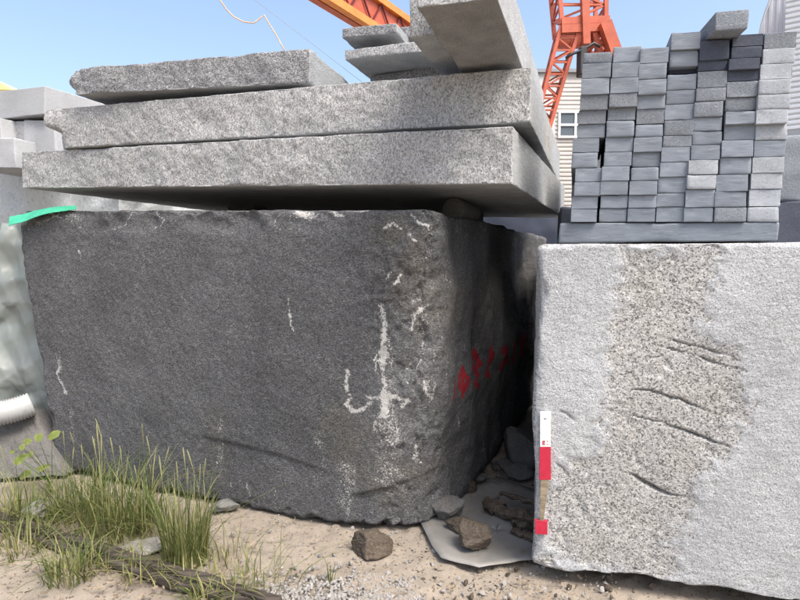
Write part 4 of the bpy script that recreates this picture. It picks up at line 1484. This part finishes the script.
# what they rest on
me, bb = stone_mesh('granite_block', box_hexa(4.6, 5.6, 0.0, 2.6, 1.2, CAM_Z + 0.45, 14), 0.05, 0.012, 0.03, {'all': 0.03}, seed=165, nscale=3)
tag(link('granite_block', me, M['paver_dark'], None, bb), 'tall dark block standing on the ground behind the right end of the pale block', 'stone block', 'dark blocks at the right edge')

me, bb = stone_mesh('granite_block', box_hexa(2.35, 8.6, 0.0, 2.2, 1.6, CAM_Z + 0.75, 20), 0.05, 0.012, 0.04, {'all': 0.05}, seed=171, nscale=2.5)  # added block: shades the far gap and hides the bases behind it
tag(link('granite_block', me, M['paver_dark'], None, bb), 'added dark block keeping light out of the far end of the gap between the two big blocks', 'stone block')

# ------------------------------------------------------------------ cranes
def bar(parent, org, p0, p1, w, mat, name):
    mb = MB()
    mb.beam(np.asarray(p0) - org, np.asarray(p1) - org, w, w)
    return mb.build(name, mat, parent)


def girder_crane():
    d = yawdir(31)
    s = np.array([d[1], -d[0], 0])
    a = at(352, 13, 20.0)
    start, end = a - d * 16, a + d * 13
    org = np.array([end[0], end[1], 0.0])
    t = thing('crane_girder', 'orange crane girder crossing the sky above the small slab pile', 'crane', org)
    H = 1.05
    for zz, mt, w in ((0.0, 'orange_light', 0.26), (H, 'orange_light', 0.24)):
        bar(t, org, start + [0, 0, zz], end + [0, 0, zz], w, M[mt], 'chord')
        bar(t, org, start - s * 0.32 + [0, 0, zz], end - s * 0.32 + [0, 0, zz], w, M['orange'], 'chord')
    mb = MB()
    mid0, mid1 = start - s * 0.05 + [0, 0, H / 2], end - s * 0.05 + [0, 0, H / 2]
    mb.beam(mid0 - org, mid1 - org, 0.03, H - 0.26)
    mb.build('web_plate', M['orange'], t)
    n = 22
    for k in range(n):
        p = start + (end - start) * k / n
        q_ = start + (end - start) * (k + 0.5) / n
        e = start + (end - start) * (k + 1) / n
        bar(t, org, p + [0, 0, 0.1] + s * 0.03, q_ + [0, 0, H - 0.1] + s * 0.03, 0.05, M['maroon'], 'brace')
        bar(t, org, q_ + [0, 0, H - 0.1] + s * 0.03, e + [0, 0, 0.1] + s * 0.03, 0.05, M['maroon'], 'brace')
        bar(t, org, p - s * 0.1, e - s * 0.30, 0.06, M['orange'], 'brace')
    # its far leg, out of sight behind the slabs
    for dx in (-1.2, 1.2):
        bar(t, org, end - s * 0.16, np.array([end[0] + dx, end[1], 0.0]), 0.3, M['orange'], 'leg')


girder_crane()


def lattice(t, org, A, B, n, mat, wc, wb):
    """lattice between two rectangles of four points A (top) and B (bottom)"""
    for i in range(4):
        bar(t, org, A[i], B[i], wc, mat, 'chord')
    for k in range(n):
        s0, s1 = k / n, (k + 1) / n
        for i in range(4):
            j = (i + 1) % 4
            a0, a1 = A[i] + (B[i] - A[i]) * s0, A[i] + (B[i] - A[i]) * s1
            b0, b1 = A[j] + (B[j] - A[j]) * s0, A[j] + (B[j] - A[j]) * s1
            if (k + i) % 2:
                bar(t, org, a0, b1, wb, mat, 'brace')
            else:
                bar(t, org, b0, a1, wb, mat, 'brace')
            bar(t, org, a1, b1, wb, mat, 'brace')


def leg_crane():
    Y = 18.0
    o0 = at(583, 300, Y)
    org = np.array([o0[0], o0[1], 0.0])
    t = thing('gantry_crane', 'red-orange lattice leg of a gantry crane behind the paving stack', 'crane', org)
    mat = M['orange']

    def rect(xl, xr, y, dep):
        return [at(xl, y, Y), at(xr, y, Y), at(xr, y, Y) + [0.1, dep, 0], at(xl, y, Y) + [0.1, dep, 0]]
    lattice(t, org, rect(548, 606, -150, 1.4), rect(562, 606, 24, 1.2), 9, mat, 0.12, 0.06)
    # cross member
    for yy, h_ in ((20, 0.20), (28, 0.24)):
        bar(t, org, at(561, yy + 2, Y), at(609, yy, Y), h_, mat, 'cross_member')
        bar(t, org, at(561, yy + 2, Y) + [0.1, 1.2, 0], at(609, yy, Y) + [0.1, 1.2, 0], h_, mat, 'cross_member')
    bar(t, org, at(579, -150, Y) - [0, 0.1, 0], at(585, 46, Y) - [0, 0.1, 0], 0.22, mat, 'post')
    # left leg, leaning outwards to the ground; right leg mirrored
    lattice(t, org, rect(561, 580, 26, 1.0), rect(489, 496, 308, 0.7), 24, mat, 0.10, 0.048)
    lattice(t, org, rect(592, 609, 26, 1.0), rect(680, 687, 308, 0.7), 20, mat, 0.14, 0.06)
    bar(t, org, at(602, 26, Y) - [0, 0.2, 0], at(614, 60, Y) - [0, 0.2, 0], 0.34, mat, 'post')
    mb = MB()
    c = at(590, 34, Y + 0.4) - org
    mb.box(c[0] - 0.19, c[0] + 0.19, c[1] - 0.3, c[1] + 0.3, c[2] - 0.24, c[2] + 0.24)
    w = mb.build('winch_box', M['maroon'], t)
    w.modifiers.new('bevel', 'BEVEL').width = 0.03
    mb = MB()
    c = at(581.5, 62, Y - 0.2) - org
    mb.box(c[0] - 0.10, c[0] + 0.12, c[1] - 0.2, c[1] + 0.2, c[2] - 0.42, c[2] + 0.40)
    w = mb.build('cable_chute', M['steel'], t)
    w.modifiers.new('bevel', 'BEVEL').width = 0.03
    mb = MB()
    mb.tube([at(x, y, Y - 0.35) - org for x, y in ((566, 58), (572, 54), (580, 51), (588, 47), (594, 43), (600, 47))], 0.045, 7)
    mb.build('cable_bundle', M['steel'], t, True)


leg_crane()

# ropes and wire against the sky
mb = MB()
pts = [(196, -90), (210, -22), (220, 0), (226, 9), (234, 17), (244, 22), (254, 23), (262, 17), (264, 15), (268, 22), (275, 33), (281, 44), (286, 53)]
P = [at(x, y, 5.6) for x, y in pts]
mb.tube(P, 0.0062, 6)
o = mb.build('hanging_rope', M['rope'], None, True, P[-1])
tag(o, 'thin frayed rope hanging against the sky above the left slab', 'rope')
mb = MB()
P = [at(x, y, 5.2) for x, y in ((120, -100), (255, 0), (310, 42), (362, 82))]
mb.tube(P, 0.0022, 5)
tag(mb.build('steel_wire', M['lintel'], None, True, P[-1]), 'fine straight steel wire slanting down to the slabs from the sky', 'wire')

# ------------------------------------------------------------------ buildings
def ribbed(x0, x1, z0, z1, pitch, depth, horizontal):
    """profiled sheet in the XZ plane facing -Y"""
    v, f = [], []
    L = (z1 - z0) if horizontal else (x1 - x0)
    n = int(L / pitch)
    for k in range(n):
        for s, o_ in ((0.0, 0), (0.18, -depth), (0.62, -depth), (0.8, 0)):
            a_ = (k + s) * pitch
            if horizontal:
                v += [(x0, o_, z0 + a_), (x1, o_, z0 + a_)]
            else:
                v += [(x0 + a_, o_, z0), (x0 + a_, o_, z1)]
    m = len(v) // 2
    for k in range(m - 1):
        f.append((2 * k, 2 * k + 1, 2 * k + 3, 2 * k + 2))
    return v, f


def beige_building():
    Y = 24.0
    xl, xr = at(532, 80, Y)[0], at(700, 80, Y)[0]
    xm = at(556, 80, Y)[0]
    zt_ = at(545, 73, Y)[2]
    t = thing('building', 'pale building with siding and a white window behind the crane leg', 'building', ((xl + xr) / 2, Y, 0))
    ox = (xl + xr) / 2
    mb = MB()
    mb.box(xl - ox, xm - ox, 0.0, 6.0, 0, zt_)
    mb.build('plaster_wall', M['plaster'], t)
    mb = MB()
    mb.box(xm - ox + 0.002, xr - ox, 0.06, 6.0, 0, zt_)
    mb.build('wall', M['siding'], t)
    v_, f_ = ribbed(xm - ox + 0.01, xr - ox, 0.3, zt_ - 0.1, 0.17, 0.035, True)
    mb = MB()
    mb.add([(x, y + 0.05, z) for x, y, z in v_], f_)
    mb.build('siding', M['siding'], t)
    mb = MB()
    mb.box(xl - ox - 0.1, xr - ox + 0.1, -0.12, 6.1, zt_ + 0.003, zt_ + 0.14)
    mb.build('roof_edge', M['lintel'], t)
    # window
    a, b_ = at(559, 137, Y), at(592, 112, Y)
    x0, x1, z0, z1 = a[0] - ox, b_[0] - ox, a[2], b_[2]
    mb = MB()
    fw = 0.09
    zm = z0 + (z1 - z0) * 0.48
    xs = [x0 + (x1 - x0) * k / 2 for k in range(3)]
    for zz in (z0, zm, z1):
        mb.box(x0 - fw / 2, x1 + fw / 2, -0.05, 0.03, zz - fw / 2, zz + fw / 2)
    for xx in xs:
        for (za, zc) in ((z0, zm), (zm, z1)):
            mb.box(xx - fw / 2, xx + fw / 2, -0.046, 0.028, za + fw / 2, zc - fw / 2)
    w = mb.build('window', M['frame'], t)
    for i in range(2):
        for (za, zc) in ((z0, zm), (zm, z1)):
            mb = MB()
            mb.box(xs[i] + fw / 2, xs[i + 1] - fw / 2, -0.005, 0.02, za + fw / 2, zc - fw / 2)
            mb.build('pane', M['glass'], w)


beige_building()


def warehouse():
    Y = 13.0
    xl = at(783.5, 60, Y)[0]
    zl = at(790, 131, Y)[2]
    zs = at(790, 151, Y)[2]
    t = thing('warehouse', 'white ribbed metal warehouse wall at the right edge', 'building', (xl, Y, 0))
    t.rotation_euler = (0, 0, R(-36))
    W = 9.0
    mb = MB()
    mb.box(0, W, 0.05, 8, zl, 10.5)
    mb.build('wall', M['clad'], t)
    v_, f_ = ribbed(0.0, W, zl, 10.5, 0.115, 0.028, True)
    mb = MB()
    mb.add([(x, y + 0.045, z) for x, y, z in v_], f_)
    mb.build('cladding', M['clad'], t)
    mb = MB()
    mb.box(-0.05, W, 0.0, 0.3, zs, zl - 0.003)
    mb.build('lintel', M['lintel'], t)
    mb = MB()
    mb.box(0.02, W, 6.0, 6.2, 0, zs - 0.003)
    mb.build('back_wall', M['inside'], t)
    mb = MB()
    mb.box(0.0, 0.16, 0.3, 6.0, 0, zs - 0.003)
    mb.build('side_wall', M['inside'], t)
    mb = MB()
    mb.box(-0.05, 0.24, -0.05, 0.28, 0, zs - 0.003)
    mb.build('column', M['lintel'], t)


warehouse()


def arched_shed():
    Y, yw = 20.0, R(33)
    xl = at(748, 40, Y)[0]
    t = thing('arched_shed', 'white ribbed metal shed with a curved roof edge between the paving stack and the warehouse', 'building', (xl, Y, 0))
    t.rotation_euler = (0, 0, -yw)

    def along(px, py):
        k = (px - 400) / FPX
        q_ = (k * Y - xl) / (math.cos(yw) + k * math.sin(yw))
        return q_, float(at(px, py, Y - q_ * math.sin(yw))[2])
    prof = [along(x, y) for x, y in ((748, 60), (749.5, 36), (751, 26), (754, 14), (758, 2), (764, -10), (772, -20), (784, -29), (800, -36), (830, -45), (880, -52))]
    xs_, zs_ = np.array([p_[0] for p_ in prof]), np.array([p_[1] for p_ in prof])
    pts, k = [], 0
    while xs_[0] + 0.01 + (k + 1) * 0.2 < xs_[-1]:
        for f_, d_ in ((0.0, 0), (0.35, 0), (0.45, -0.03), (0.8, -0.03), (0.9, 0)):
            pts.append((xs_[0] + 0.01 + (k + f_) * 0.2, d_))
        k += 1
    mb = MB()
    v_, f_ = [], []
    for x, d_ in pts:
        v_ += [(x, d_, 0), (x, d_, float(np.interp(x, xs_, zs_)))]
    for k in range(len(pts) - 1):
        f_.append((2 * k, 2 * k + 2, 2 * k + 3, 2 * k + 1))
    mb.add(v_, f_)
    mb.build('gable', M['clad'], t)
    v_, f_ = [], []
    for x, z in zip(xs_, zs_):
        v_ += [(x - 0.02, -0.08, z + 0.03), (x - 0.02, 7, z + 0.03), (x + 0.03, -0.08, z - 0.05), (x + 0.03, 7, z - 0.05)]
    for k in range(len(xs_) - 1):
        a_, b_ = 4 * k, 4 * k + 4
        f_ += [(a_, b_, b_ + 1, a_ + 1), (a_ + 2, a_ + 3, b_ + 3, b_ + 2), (a_, a_ + 2, b_ + 2, b_)]
    mb = MB()
    mb.add(v_, f_)
    mb.build('roof', M['clad'], t, True)
    mb = MB()
    mb.box(xs_[0] + 0.0, xs_[0] + 0.1, 0.05, 6.9, 0, float(zs_[0]))
    mb.build('side_wall', M['clad'], t)


arched_shed()


def yellow_shed():
    Y = 26.0
    a = at(16, 88, Y)
    t = thing('shed', 'distant shed with a pale yellow roof at the far left', 'building', (a[0] - 3, Y, 0))
    mb = MB()
    zt_ = at(0, 92, Y)[2]
    mb.box(-3, 2.6, 0, 4, 0, zt_)
    mb.build('wall', M['plaster'], t)
    mb = MB()
    r_ = at(-4, 79.5, Y)[2]
    mb.add([(-6, -0.3, r_ + 1), (-6, 4.3, r_ + 1), (-6, -0.3, zt_), (-6, 4.3, zt_), (3.0, -0.3, zt_ + 0.02), (3.0, 4.3, zt_ + 0.02),
            (at(-4, 80, Y)[0] - a[0] + 3, -0.3, r_), (at(-4, 80, Y)[0] - a[0] + 3, 4.3, r_)],
           [(0, 6, 7, 1), (6, 4, 5, 7), (2, 4, 6, 0), (3, 1, 7, 5), (2, 3, 5, 4), (0, 1, 3, 2)])
    mb.build('roof', M['yellow'], t)


yellow_shed()
